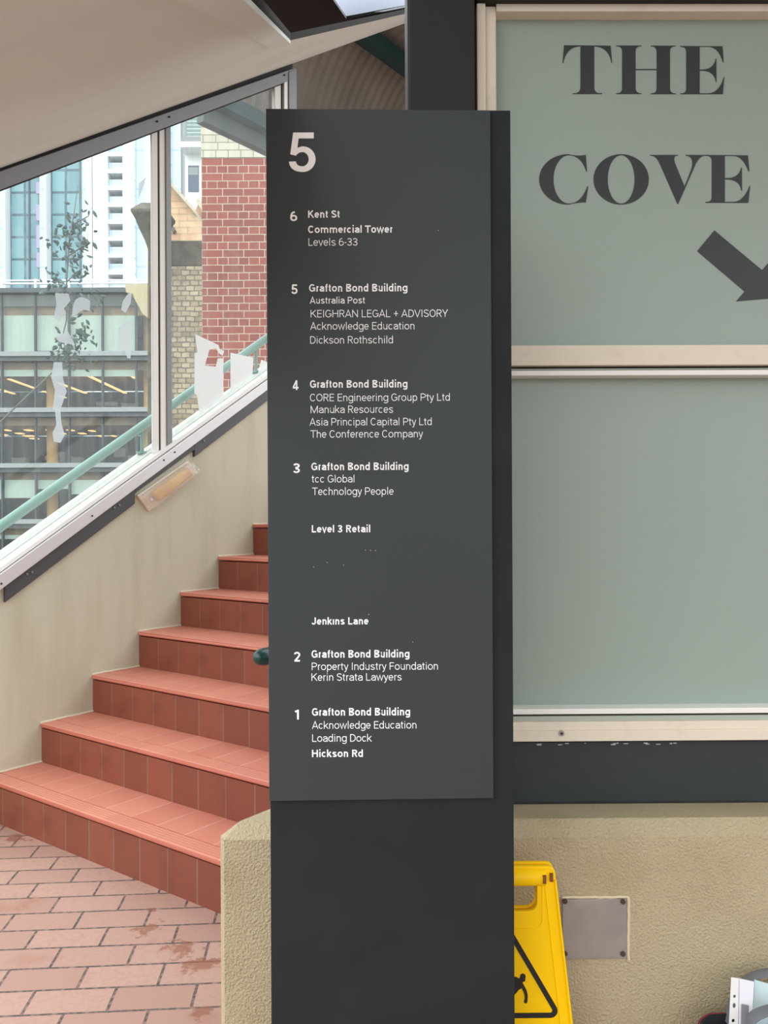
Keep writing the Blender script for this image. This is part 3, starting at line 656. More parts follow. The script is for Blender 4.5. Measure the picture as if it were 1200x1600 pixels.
def ribbon(mb, pl, w, mp):
    pts = [Vector(p) for p in pl]; q = [pts[0]]
    for p in pts[1:]:
        if (p-q[-1]).length > 1e-4: q.append(p)
    closed = (q[0]-q[-1]).length < 1e-3 and len(q) > 4
    if closed: q.pop()
    n = len(q); Lr = []
    for i in range(n):
        a = q[i]-q[i-1] if (i or closed) else q[1]-q[0]
        b = q[(i+1) % n]-q[i] if (i < n-1 or closed) else q[i]-q[i-1]
        a.normalize(); b.normalize(); na, nb = Vector((-a.y, a.x)), Vector((-b.y, b.x)); m_ = na+nb
        if m_.length < .2: m_ = nb.copy()
        m_.normalize(); k = min(1/max(m_.dot(nb), .35), 2.2)
        Lr.append((q[i]+m_*w/2*k, q[i]-m_*w/2*k))
    V = [(mb.b.verts.new(mp(a)), mb.b.verts.new(mp(b))) for a, b in Lr]
    for i in range(n if closed else n-1):
        a, b = V[i], V[(i+1) % n]; mb.b.faces.new((a[1], b[1], b[0], a[0]))
def text_line(s, x0, x1, yb_, cap, w, lb):
    YT = YPN-.0006
    p, q = PY.hit((x0, yb_), 1, YT), PY.hit((x1, yb_-(x1-x0)*.004), 1, YT)
    kz = cap/F_PX*YT; strokes = []; cur = 0; lo, hi = 9, -9
    for ch in s:
        adv, P = glyph(ch, w)
        for pl in P:
            pl = [(x+cur, y) for x, y in pl]; strokes.append(pl)
            lo = min(lo, min(v[0] for v in pl)-w/2); hi = max(hi, max(v[0] for v in pl)+w/2)
        cur += adv
    kx = (q.x-p.x)/(hi-lo); G = MB(); rz = (q.z-p.z)/(q.x-p.x)
    for pl in strokes:
        ly = YT-4e-5*(strokes.index(pl) % 5)
        ribbon(G, pl, w, lambda v: (p.x+(v[0]-lo)*kx, ly, p.z+v[1]*kz+(v[0]-lo)*kx*rz))
    bmesh.ops.recalc_face_normals(G.b, faces=G.b.faces)
    for f in G.b.faces:
        if f.normal.y > 0: f.normal_flip()
    me = G.b
    for v in me.verts: v.co -= BASE[PN]
    d = bpy.data.meshes.new('text_line'); me.to_mesh(d); me.free(); d.materials.append(m_vinyl)
    o = bpy.data.objects.new('text_line', d); COL.objects.link(o); o.parent = PA; o['label'] = lb
BO, LI, ME = .178, .098, .132
LINES = [('5', 452, 492.5, 268.5, 61, .205), ('6', 453.5, 464.4, 345.5, 15.2, .175), ('Kent St', 481.5, 531.6, 340.3, 11.4, BO), ('Commercial Tower', 481.5, 613.9, 364, 11.4, BO), ('Levels 6-33', 482, 558.5, 384, 11.6, LI),
 ('5', 455, 465.5, 459.5, 15.2, .175), ('Grafton Bond Building', 483, 636.6, 455.8, 11.8, BO), ('Australia Post', 484, 570.8, 474.5, 10.4, ME), ('KEIGHRAN LEGAL + ADVISORY', 485.4, 700, 496, 11.6, LI),
 ('Acknowledge Education', 484.7, 647.5, 515.3, 11.6, LI), ('Dickson Rothschild', 484.7, 613.9, 537, 11.6, LI),
 ('4', 456.4, 467.6, 609.5, 15.2, .175), ('Grafton Bond Building', 484.4, 636.6, 606, 11.8, BO), ('CORE Engineering Group Pty Ltd', 484.4, 702.8, 627, 11.6, LI), ('Manuka Resources', 485.4, 614.2, 645.5, 11.6, LI),
 ('Asia Principal Capital Pty Ltd', 483.7, 674.4, 665, 11.6, LI), ('The Conference Company', 484.4, 661, 684, 11.6, LI),
 ('3', 457.8, 468.6, 739.2, 15.2, .175), ('Grafton Bond Building', 486.5, 638.4, 734.8, 11.8, BO), ('tcc Global', 486.5, 553.7, 754, 11.6, LI), ('Technology People', 487.2, 614.9, 773.5, 11.6, LI), ('Level 3 Retail', 487.2, 578.5, 832, 11.4, BO),
 ('Jenkıns Lane', 486.8, 575.7, 976, 11.2, BO), ('2', 458.8, 470, 1033.8, 15.2, .175), ('Grafton Bond Building', 486.8, 639.8, 1027.8, 11.8, BO), ('Property Industry Foundation', 487.2, 684.2, 1047, 11.6, LI), ('Kerin Strata Lawyers', 486.8, 627.5, 1063.8, 11.6, LI),
 ('1', 459.5, 467, 1124.2, 15.2, .175), ('Grafton Bond Building', 487.5, 640.8, 1118.3, 11.8, BO), ('Acknowledge Education', 487.5, 650.6, 1138.8, 11.6, LI), ('Loading Dock', 487.9, 581, 1159, 11.6, LI), ('Hickson Rd', 487.5, 567, 1183, 11.4, BO)]
def parc(cx, cy, rx, ry, a0, a1, n=16): return [(x, 2*cy-y) for x, y in arc(cx, cy, rx, ry, a0, a1, n)]
FIVE = ([(166, 135), (258, 135), (258, 161), (190, 161), (185, 205)] + cv((185, 205), (196, 197), (212, 197), 5)[1:] + parc(209, 254, 57, 57, 84, -90, 22) + cv((209, 311), (152, 310), (147, 265), 10)[1:]
        + [(178, 264)] + cv((178, 264), (182, 286), (207, 286), 8)[1:] + parc(207, 254, 28, 32, -90, 90, 16)[1:] + cv((207, 222), (190, 222), (178, 238), 6)[1:] + [(153, 232)])
floor_ = '5'
for i, (s, x0, x1, y, cap, w) in enumerate(LINES):
    if len(s) == 1: floor_ = s; lb = ('large pale numeral %s heading the panel' if i == 0 else 'white floor number %s') % s
    else: lb = 'white %s wording %s, listed for level %s' % ('bold' if w >= BO else 'thin', s, floor_)
    if i == 0:
        S = [[(q.x, q.z) for q in (PY.hit((400+x_/2.857, 160+y_/2.857), 1, YPN) for x_, y_ in FIVE)]]
        o = plate(PY, 'text_line', S, YPN-.0007, YPN-.0001, m_vinyl, PA); o['label'] = lb; continue
    text_line(s, x0, x1, y, cap, w, lb)
G = MB()
for px in ((571, 859.5), (579, 860), (587, 860), (511, 879), (490, 886), (537, 883), (576, 960), (685, 360), (645, 1003)):
    p = PY.hit(px, 1, YPN); G.box(p.x-.0008, p.x+.0008, YPN-.0008, YPN, p.z-.0008, p.z+.0008)
o = G.obj(PY, 'paint_specks', m_grit, PA); o['kind'] = 'stuff'

# ------------------------------------------------------------ yellow wet floor sign
YS = 1.90
def syp(px, y): 
    p = WL.hit(px, 1, y); return (p.x, p.z)
xc = WL.hit((787, 1450), 1, YS).x
zs_t = WL.hit((830, 1354), 1, YS).z
rt, rb = WL.hit((869, 1357), 1, YS).x-xc, None
k = (WL.hit((896, 1600), 1, YS).x-WL.hit((869, 1357), 1, YS).x)/(WL.hit((869, 1357), 1, YS).z-WL.hit((896, 1600), 1, YS).z)
rb = rt+k*zs_t
SG = empty(WL, 'wet_floor_sign', (xc, YS, 0), 'yellow folding wet floor warning sign between the pylon and low wall', 'sign')
def half(z): return rt+k*(zs_t-z)
zh0, zh1 = WL.hit((830, 1424), 1, YS).z, WL.hit((830, 1383), 1, YS).z
xh = WL.hit((839, 1400), 1, YS).x-xc
leg_gap = arc(0, .0, half(0)*.55, .055, 0, 180, 10)
def leaf(y0, y1, name):
    out = [(xc-half(0), 0), (xc-half(.06), .06)] + [(xc-half(zs_t-.02), zs_t-.012)] + arc(xc-rt+.018, zs_t-.016, .016, .016, 170, 95, 4) + arc(xc+rt-.018, zs_t-.016, .016, .016, 85, 10, 4) + [(xc+half(0), 0)] + [(xc+half(0)*.55, 0)] + [(xc+x*1, z) for x, z in leg_gap] + [(xc-half(0)*.55, 0)]
    out = [out[0]] + out[2:]
    hole = [(xc-xh, zh1), (xc+xh, zh1)] + arc(xc+xh-.02, zh0+.02, .02, .02, 0, -90, 6) + arc(xc-xh+.02, zh0+.02, .02, .02, -90, -180, 6)
    return plate(WL, name, [out, hole], y0, y1, m_yellow, SG, bevel=.002)
f = leaf(YS, YS+.012, 'front_leaf'); bk = leaf(YS+.022, YS+.034, 'rear_leaf')
# raised rim on the front leaf: down both sides, and a step under the handle
G = MB()
for sgn in (-1, 1):
    for d, r_ in ((.006, .0035), (.030, .0016)):
        G.tube([(xc+sgn*(half(z)-d), YS-.0002, z) for z in (.01, .2, zs_t-.03)], r_, 6)
zst = WL.hit((830, 1450), 1, YS).z
G.tube([(xc+xh+.012, YS, zh1-.0)] + [(xc+x, YS, z) for x, z in arc(xh-.008, zst+.02, .02, .02, 0, -90, 6)] + [(xc+x, YS, z) for x, z in arc(-xh+.008, zst+.02, .02, .02, -90, -180, 6)] + [(xc-xh-.012, YS, zh1)], .0018, 6)
G.obj(WL, 'raised_rim', m_yellow, SG, smooth=True)
zb0, zb1 = WL.hit((830, 1385), 1, YS).z, WL.hit((830, 1357), 1, YS).z
G = MB(); G.cyl((xc-rt+.024, YS+.006, (zb0+zb1)/2), 0, (zb1-zb0)/2, 2*(rt-.024), 18); G.obj(WL, 'handle', m_yellow, SG, smooth=True, bevel=.003)
m_hinge = mat('grimy_hinge', (120, 70, 18), .7)
for x in (849, 861):
    for sgn in (-1, 1):
        p = WL.hit((x, 1370), 1, YS); G = MB(); xx = xc+sgn*(p.x-xc); G.box(xx-.0035, xx+.0035, YS-(.0163 if x == 849 else .006), YS+.0, p.z-.009, p.z+.009); G.obj(WL, 'hinge_slot', m_hinge, SG)
# printed triangle and slipping figure
def rtri(cx, zb_, hw, hgt, rad, n=6):
    P = [(cx-hw, zb_), (cx+hw, zb_), (cx, zb_+hgt)]; out = []
    for i, (x, z) in enumerate(P):
        cxx, czz = [(cx-hw+rad*1.732, zb_+rad), (cx+hw-rad*1.732, zb_+rad), (cx, zb_+hgt-2*rad)][i]
        a0 = [150, 270, 30][i]; out += arc(cxx, czz, rad, rad, a0, a0+120, n)
    return out
pb_ = WL.hit((868, 1590), 1, YS); hw = WL.hit((871, 1580), 1, YS).x-xc+.012; hg = hw*1.732
zt_ = pb_.z
plate(WL, 'warning_triangle', [rtri(xc, zt_, hw, hg, .016), rtri(xc, zt_+.0115, hw-.0200, hg-.0345, .005)], YS-.0012, YS-.0002, m_black, SG)
def T2(pts): return [(p.x, p.z) for p in (WL.hit((780+x/5.4545, 1330+y/5.4545), 1, YS) for x, y in pts)]
body = cv((60, 1200), (140, 1190), (110, 1070), 2)[:0] + [(60, 1180), (92, 1130), (120, 1075), (142, 1068), (168, 1085), (178, 1072), (178, 1058), (186, 1046), (204, 1041), (220, 1050), (226, 1066), (222, 1082), (222, 1102), (214, 1110), (200, 1112), (200, 1122), (215, 1150), (232, 1180), (243, 1225), (241, 1275), (236, 1292), (222, 1296), (212, 1288), (212, 1276), (218, 1258), (216, 1222), (206, 1196), (190, 1166), (166, 1180), (146, 1206), (110, 1240), (60, 1290), (20, 1330), (8, 1318), (40, 1270), (84, 1220)]
plate(WL, 'slipping_figure', [T2(body)], YS-.0012, YS-.0002, m_black, SG)
# lower line of the warning text is out of frame

# ------------------------------------------------------------ bag with papers, lower right
YG = 1.90
p = WL.hit((1100, 1596), 1, YG); bx0 = p.x; zbag = WL.hit((1120, 1591), 1, YG+.085).z-.006
m_bag = mat('black_nylon', (34, 34, 40), .8, bump=(300, .0006)); m_red = mat('red_piping', (124, 34, 52), .5); m_grey = mat('grey_webbing', (112, 116, 122), .6, bump=(250, .0006))
BGp = empty(WL, 'tote_bag', (bx0+.17, YG+.05, 0), 'black open tote bag with red piping and grey handles, holding papers', 'bag')
def ring(x0, x1, y0, y1, z, ra=.04, n=6):
    return [(a_, b_, z) for a_, b_ in rrect(x0, x1, y0, y1, ra, n)]
G = MB(); X0, X1, Y0, Y1 = bx0+.005, bx0+.345, YG-.012, YG+.085
def rim_z(x): return zbag+.028*min(1, max(0, (x-X0)/.07))-.0
rs = []
for z, d in ((0.002, -.012), (.02, 0), (.08, .004), (.85, 0), (1.0, -.002)):
    rr_ = ring(X0-d, X1+d, Y0-d, Y1+d, 0); rs.append([(x, y, (z*rim_z(x) if z > .02 else z)) for x, y, _ in rr_])
ins = [(x, y, rim_z(x)) for x, y, _ in ring(X0+.006, X1-.006, Y0+.006, Y1-.006, 0)]
inb = [(x, y, .012) for x, y, _ in ring(X0+.010, X1-.010, Y0+.010, Y1-.010, 0)]
G.loft(rs+[ins, inb]); G.obj(WL, 'bag_body', m_bag, BGp, smooth=True)
G = MB(); rp = [(x, y, rim_z(x)) for x, y, _ in ring(X0, X1, Y0, Y1, 0)]; G.tube(rp+[rp[0]], .0022, 6); G.obj(WL, 'piping', m_red, BGp, smooth=True)
def handle(yc_, pts, r_):
    P = [WL.hit(q, 1, yc_) for q in pts]; pp = []
    for i in range(len(P)-1):
        for t in range(6):
            u = t/6; a_, b_, c_, d_ = P[max(i-1, 0)], P[i], P[i+1], P[min(i+2, len(P)-1)]
            pp.append(.5*((2*b_)+(c_-a_)*u+(2*a_-5*b_+4*c_-d_)*u*u+(3*b_-a_-3*c_+d_)*u**3))
    pp.append(P[-1]); G = MB()
    rings = []
    for i, q_ in enumerate(pp):
        d = (pp[min(i+1, len(pp)-1)]-pp[max(i-1, 0)]).normalized(); nrm = Vector((d.z, 0, -d.x))
        rings.append([q_+nrm*r_*.5*math.cos(a)+Vector((0, 1, 0))*r_*1.6*math.sin(a) for a in [2*math.pi*j/10 for j in range(10)]])
    G.loft(rings); return G.obj(WL, 'handle', m_grey, BGp, smooth=True)
handle(Y1-.006, ((1136, 1596), (1146, 1562), (1165, 1534), (1195, 1520), (1240, 1521), (1275, 1545), (1292, 1600)), .0105)
handle(Y0-.004, ((1170, 1606), (1175, 1592), (1188, 1583), (1215, 1576), (1250, 1577), (1285, 1592), (1300, 1612)), .0115)
m_paper = mat('white_paper', (238, 236, 244), .7); m_blue = mat('pale_blue_paper', (204, 228, 232), .7); m_sleeve = film_mat('clear_plastic', (236, 240, 244), .10)
m_strip = mat('white_plastic_strip', (232, 232, 232), .35); m_print = mat('dark_grey_print', (92, 94, 104), .6)
def sheet(parent, name, pts, y, th, m, lab=None, holes=()):
    S = [[(p.x, p.z) for p in (WL.hit(q, 1, y) for q in pts)]] + [[(p.x, p.z) for p in (WL.hit(q, 1, y) for q in hh)] for hh in holes]
    return plate(WL, name, S, y-th/2, y+th/2, m, parent, base=None if parent else (S[0][0][0], y, min(z for _, z in S[0])))
SL = empty(WL, 'punched_sleeve', (WL.hit((1150, 1600), 1, YG+.02).x, YG+.02, .03), 'clear punched plastic sleeve of white paper at the left of the tote bag', 'document sleeve')
yv = YG+.02
dn = 58
holes = [arc(1147.5, 1556.5, 2.3, 2.6, 0, 345, 12), arc(1147, 1571, 2.5, 4.2, 0, 345, 12), arc(1145.5, 1594.5, 2.5, 2.8, 0, 345, 12)]
sheet(SL, 'binding_strip', [(1142.5, 1527), (1154.5, 1528.5), (1152, 1600+dn), (1136, 1600+dn)], yv, .0012, m_strip, holes=holes)
sheet(SL, 'sleeve_front', [(1155, 1528), (1178.5, 1533), (1172, 1600+dn), (1152.5, 1600+dn)], yv-.002, .0006, m_sleeve)
sheet(SL, 'paper', [(1155.5, 1529), (1178, 1534), (1171, 1600+dn), (1153, 1600+dn)], yv+.002, .0012, m_paper)
sheet(SL, 'dark_photo', [(1158.5, 1568.5), (1170, 1571), (1167, 1600+dn), (1156.5, 1600+dn)], yv-.0004, .0006, m_print)
bp_ = sheet(None, 'paper_folder', [(1179, 1531), (1200, 1537), (1262, 1552), (1250, 1600+dn), (1171, 1600+dn)], YG+.05, .004, m_blue)
tag(bp_, 'pale blue paper folder standing in the tote bag behind its front handle', 'folder')

# ------------------------------------------------------------ raked soffit, dark roof slab with skylight
A0 = ST.hit((0, 263), 0, N0); A1 = ST.hit((637, 35), 0, N0); ks = (A1.z-A0.z)/(A1.y-A0.y); za = A0.z-ks*A0.y
def hit_soffit(px, extra=0.0):
    a, b = ST.hit(px, 0, N0), Vector((0, 0, CAM_H)); d = a-b     # the ray from the eye, cut by the raked plane
    t = (za+extra-CAM_H)/(d.z-ks*d.y); return b+d*t
c1, c2, c3 = hit_soffit((392, 0)), hit_soffit((454, 63)), hit_soffit((640, 20))
e0 = c1+(c1-c2)*.35
lf = hit_soffit((-160, -60)); lg = ST.hit((-160, 310), 0, N0)
out = [(N0-.0, lg.y), (N0-.0, A1.y+.9), (c3.x-.1, A1.y+.9), (c3.x, c3.y), (c2.x, c2.y), (c1.x, c1.y), (e0.x, e0.y), (lf.x, lf.y)]
G = MB()
lo_ = [G.b.verts.new((n, s, za+ks*s)) for n, s in out]; hi_ = [G.b.verts.new((n, s, za+ks*s+.026)) for n, s in out]
G.b.faces.new(lo_); G.b.faces.new(hi_)
for i in range(len(out)): G.b.faces.new((lo_[i], lo_[(i+1) % len(out)], hi_[(i+1) % len(out)], hi_[i]))
ce = G.obj(ST, 'ceiling', m_soffit); tag(ce, kind='structure'); ce.data.materials.append(mat('dark_edge_paint', (30, 26, 25), .7, spec=.15))
for p_ in ce.data.polygons[1:]: p_.material_index = 1
# narrow trim along the free edge of the soffit
G = MB()
for a, b in ((e0, c2),):
    a2, b2 = a+Vector((-.05, -.03, 0)), b+Vector((-.05, -.03, 0))
    for q_ in (a2, b2): q_.z = za+ks*q_.y
    v = [G.b.verts.new(q_+Vector((0, 0, dz))) for dz in (-.012, .01) for q_ in (a, b, b2, a2)]
    for f_ in ((0, 1, 2, 3), (4, 5, 6, 7), (0, 1, 5, 4), (1, 2, 6, 5), (2, 3, 7, 6), (3, 0, 4, 7)): G.b.faces.new([v[i] for i in f_])
tag(G.obj(ST, 'trim_4', m_soffit), kind='structure')
ZR = 4.6
def zr(px, dz=0): return BG.hit(px, 2, ZR+dz)
h1, h2, h3 = zr((520, 0)), zr((541, 30)), zr((646, 10.5))
P = [zr(q_) for q_ in ((541, 30), (506, -20), (360, -20), (400, 40), (470, 76), (545, 49), (646, 28), (646, 10.5))]
RS = empty(BG, 'flat_roof', (h2.x, h2.y, ZR), 'dark brown flat roof edge around a pale skylight, above the raked soffit', 'roof')
G = MB(); G.prism([(p.x, p.y) for p in P], 2, ZR, ZR+.02); o = G.obj(BG, 'roof_slab', m_brown, RS)
m_sky = mat('opal_skylight', (232, 238, 250), .5, var=(3, (214, 222, 240), .4, .7))
mm = m_sky.node_tree; bb = mm.nodes['Principled BSDF']
tl = mm.nodes.new('ShaderNodeBsdfTranslucent'); tl.inputs[0].default_value = (.86, .90, .98, 1); mxs = mm.nodes.new('ShaderNodeMixShader'); mxs.inputs[0].default_value = .8
mm.links.new(bb.outputs[0], mxs.inputs[1]); mm.links.new(tl.outputs[0], mxs.inputs[2]); mm.links.new(mxs.outputs[0], mm.nodes['Material Output'].inputs['Surface'])
Q = [zr(q_, .022) for q_ in ((538, 34), (492, -40), (700, -40), (700, 4))]
G = MB(); G.prism([(p.x, p.y) for p in Q], 2, ZR+.022, ZR+.028); G.obj(BG, 'skylight_pane', m_sky, RS)
G = MB(); G.tube([zr(q_, .01) for q_ in ((500, -30), (521, 0), (541.5, 29.5), (646, 8.5))], .010, 6); G.obj(BG, 'skylight_frame', m_white_bead, RS)
# unseen canopy added to cut sky light on the sign and shop window
G = MB(); G.box(-.7, 3.8, -4.0, 2.2, 3.601, 3.7); tag(G.obj(WL, 'unseen_shade_canopy', m_soffit), kind='structure')

# ------------------------------------------------------------ corrugated vaulted roof over the upper walk
NV = -4.6
ev1, ev2 = ST.hit((322, 182), 0, NV), ST.hit((416, 244), 0, NV)
zv = (ev1.z+ev2.z)/2; sv0, sv1 = ev1.y-.05, 10.5
VR = empty(ST, 'vaulted_roof', (NV, sv0, zv), 'corrugated barrel vaulted roof on green beams above the upper walkway', 'roof')
m_corr = mat('dull_corrugated_sheet', (138, 126, 116), .65, var=(3, (124, 112, 102), .4, .7))
prof = []
for i in range(19):
    a = math.radians(i*5.0); prof.append((NV+.78*(1-math.cos(a)), zv+.02+1.12*math.sin(a)))
prof += [(NV+.78+.2*j, zv+1.14-.006*j*j) for j in range(1, 5)]
G = MB(); nseg = int((sv1-sv0)/.009); rows = []
for i in range(nseg+1):
    s = sv0+(sv1-sv0)*i/nseg; ph = (s/.09) % 1; am = .020*(1-min(1, abs(ph-.5)/.16)**2)
    row = []
    for j, (n, z) in enumerate(prof):
        a = prof[max(j-1, 0)]; b = prof[min(j+1, len(prof)-1)]; t = Vector((b[0]-a[0], b[1]-a[1])).normalized()
        row.append(G.b.verts.new((n+t.y*am, s, z-t.x*am)))
    rows.append(row)
for a, b in zip(rows, rows[1:]):
    for j in range(len(prof)-1): G.b.faces.new((a[j], a[j+1], b[j+1], b[j]))
o = G.obj(ST, 'corrugated_sheet', m_corr, VR, smooth=True)
md = o.modifiers.new('thick', 'SOLIDIFY'); md.thickness = .003
m_vbeam = mat('grey_green_beam', (84, 94, 94), .55)
G = MB(); G.box(NV-.04, NV+.03, sv0, sv1, zv-.02, zv+.10); G.obj(ST, 'eave_beam', m_vbeam, VR)
G = MB(); G.box(NV-.02, NV+.02, sv0, sv1, zv+.1, zv+.62); G.obj(ST, 'side_lining', m_vbeam, VR)
m_teald = mat('deep_teal_steel', (26, 62, 62), .5)
pm = ST.hit((612, 84), 0, -4.05); G = MB(); G.box(-4.12, -4.0, sv0, sv1, pm.z-.06, pm.z+.05); G.obj(ST, 'purlin', m_teald, VR)
pm2 = ST.hit((395, 182), 0, NV+.10); G = MB(); G.box(NV+.03, NV+.12, sv0, sv1, pm2.z-.05, pm2.z+.06); G.obj(ST, 'purlin', m_teald, VR)
for s in (sv0+.05, 7.0, sv1-.1):
    G = MB(); G.tube([(n+.0, s, z+.03) for n, z in prof], .028, 8); G.obj(ST, 'arch_rib', m_teald, VR, smooth=True)

# ------------------------------------------------------------ outside handrail
NH = N0-.115
r1, r2 = ST.hit((0, 823), 0, NH), ST.hit((418, 527.5), 0, NH); kh = (r2.z-r1.z)/(r2.y-r1.y); zh = lambda s: r1.z+kh*(s-r1.y)
OH = empty(ST, 'outer_handrail', (NH, r1.y, 0), 'pale teal tubular handrail running up outside the raked glass screen', 'handrail')
G = MB(); G.tube([(NH, s, zh(s)) for s in (.3, 2.5, w_end)], .0235, 14); G.obj(ST, 'rail', m_teal, OH, smooth=True)
for px in ((222, 690), (400, 560)):
    p = ST.hit(px, 0, NH); zb_ = osill(p.y)
    G = MB(); G.cyl((NH, p.y, zb_), 2, .010, zh(p.y)-zb_, 10); G.cyl((NH, p.y, zb_-.004), 2, .03, .012, 12); G.obj(ST, 'post', m_teal, OH, smooth=True)

# ------------------------------------------------------------ masonry beyond the glass
GZ = -7.0
YR = 9.5
def bx(fr, px, Y): return fr.hit((px, 500), 1, Y).x
def bz(y, Y): return BG.hit((316, y), 1, Y).z
m_red_brick = brick_mat('red_brickwork', (158, 76, 58), (136, 62, 48), (204, 188, 168), .235, .0860, .0046, .5, 'xz', .85, shift=(0, .0), bumpd=.006, squash=.5, sqf=2, warp=(5, .006),
                        grain=(14, (146, 74, 68), .5, .75, .5))
m_cream_brick = brick_mat('cream_brickwork', (206, 202, 182), (194, 190, 172), (150, 142, 124), .235, .0860, .005, .5, 'xz', .85, bumpd=.005, squash=.6, sqf=2)
xrb = bx(BG, 316, YR)
RW = empty(BG, 'brick_building', (xrb, YR, GZ), 'red brick building corner with a cream brick band, seen through the narrow pane', 'building')
zc0, zc1 = bz(247, YR), bz(197, YR)
G = MB(); G.box(xrb, 3.0, YR, YR+3, GZ, zc0); G.obj(BG, 'lower_wall', m_red_brick, RW, base=(xrb, YR, zc0-.086*60))
G = MB(); G.box(xrb-.004, 3.0, YR-.006, YR+3, zc0+.0005, zc1); G.obj(BG, 'cream_band', m_cream_brick, RW, base=(xrb-.05, YR, zc0))
G = MB(); G.box(xrb, 3.0, YR, YR+3, zc1+.0005, 9.0); G.obj(BG, 'upper_wall', m_red_brick, RW, base=(xrb, YR, zc1))

YS2 = 10.2
m_rubble = brick_mat('weathered_stonework', (218, 204, 176), (166, 148, 120), (146, 140, 128), .105, .062, .008, .5, 'xz', .95, bumpd=.014, warp=(9, .03), smooth=.5,
                     stain=(5, (128, 118, 104), .45, .7, .6), grain=(12, (216, 198, 160), .5, .7, .6), bias=-.1)
m_darkstone = mat('dark_weathered_stone', (108, 104, 92), .95, var=(9, (78, 76, 70), .4, .65), bump=(40, .01))
m_creamstone = mat('cream_dressed_stone', (196, 186, 156), .85, var=(4, (196, 182, 142), .45, .7))
sx0, sx1 = bx(BG, 236, YS2), bx(BG, 320, YS2)
def z2(y): return BG.hit((290, y), 1, YS2).z
SP = empty(BG, 'stone_pier', (sx0, YS2, GZ), 'weathered rubble stone pier with a dark capping, left of the red brick', 'wall')
G = MB(); G.box(sx0, sx1, YS2, YS2+.6, GZ, z2(416)); G.obj(BG, 'rubble_shaft', m_rubble, SP, base=(sx0, YS2, GZ))
G = MB(); G.box(sx0+.02, sx1, YS2-.01, YS2+.62, z2(415.5), z2(376)); G.obj(BG, 'dark_capping', m_darkstone, SP, bevel=.012)
# gothic finial post and the cream bracket under it
YFN = 9.9
def f2(px): return BG.hit(px, 1, YFN)
cxp = f2((240, 400)).x
FN = empty(BG, 'stone_finial', (cxp, YFN, GZ), 'grey stone post with flared pyramid cap rising behind the mullion', 'finial')
rings = []
for (x, y) in ((233, 700), (233, 392), (229, 378), (222, 362), (218, 350), (212.5, 340), (212, 336), (225, 322), (247, 321)):
    p_ = f2((x, y)); r_ = max(.004, cxp-p_.x); rings.append([(cxp-r_, YFN-r_, p_.z), (cxp+r_, YFN-r_, p_.z), (cxp+r_, YFN+r_, p_.z), (cxp-r_, YFN+r_, p_.z)])
rings.insert(0, [(q_[0], q_[1], GZ) for q_ in rings[0]])
G = MB(); G.loft(rings); G.obj(BG, 'post', m_darkstone, FN)
G = MB(); pr = [f2(q_) for q_ in ((201, 449), (236, 449), (236, 501), (228, 494), (218, 476), (213, 464), (203, 462))]
G.prism([(p_.x, p_.z) for p_ in pr], 1, YFN-.15, YFN+.1); G.obj(BG, 'bracket', m_creamstone, FN)

YGB = 17.0
def g2(px): return BG.hit(px, 1, YGB)
m_sand = brick_mat('warm_sandstone', (226, 190, 150), (206, 160, 126), (190, 164, 130), .34, .13, .012, .5, 'xz', .9, bumpd=.01, grain=(3, (238, 214, 176), .45, .65, .7), warp=(2, .03))
m_cope = mat('pale_coping_stone', (206, 196, 176), .85, var=(2, (176, 164, 146), .4, .7))
gp = [g2(q_) for q_ in ((240, 268), (266, 286), (308, 338), (330, 366), (330, 420), (240, 420))]
GBH = empty(BG, 'sandstone_gable', (gp[0].x, YGB, GZ), 'warm sandstone gable with sloping coping above the stone pier', 'building')
G = MB(); G.prism([(gp[0].x, gp[0].z), (gp[1].x, gp[1].z), (gp[2].x, gp[2].z), (gp[3].x, gp[3].z), (gp[3].x, GZ), (gp[0].x, GZ)], 1, YGB, YGB+3); G.obj(BG, 'gable_wall', m_sand, GBH)
def cope(a, b, t=7.0, name='coping'):
    q_ = [g2(a), g2(b), g2((b[0], b[1]-t)), g2((a[0], a[1]-t))]; G = MB(); G.prism([(p_.x, p_.z) for p_ in q_], 1, YGB-.15, YGB+3); G.obj(BG, name, m_cope, GBH)
cope((256, 279), (308, 338)); 
q_ = [g2(p_) for p_ in ((292, 318), (300, 300), (318, 304), (330, 318), (330, 366), (310, 342))]
G = MB(); G.prism([(p_.x, p_.z) for p_ in q_], 1, YGB+.6, YGB+3); G.obj(BG, 'upper_gable', m_sand, GBH)
q_ = [g2(p_) for p_ in ((299, 303), (303, 297), (324, 330), (320, 336))]; G = MB(); G.prism([(p_.x, p_.z) for p_ in q_], 1, YGB+.4, YGB+3); G.obj(BG, 'coping', m_cope, GBH)
q_ = [g2(p_) for p_ in ((262, 340), (276, 362), (272, 366), (262, 352))]; G = MB(); G.prism([(p_.x, p_.z) for p_ in q_], 1, YGB-.12, YGB+.1); G.obj(BG, 'weathered_corbel', m_darkstone, GBH)

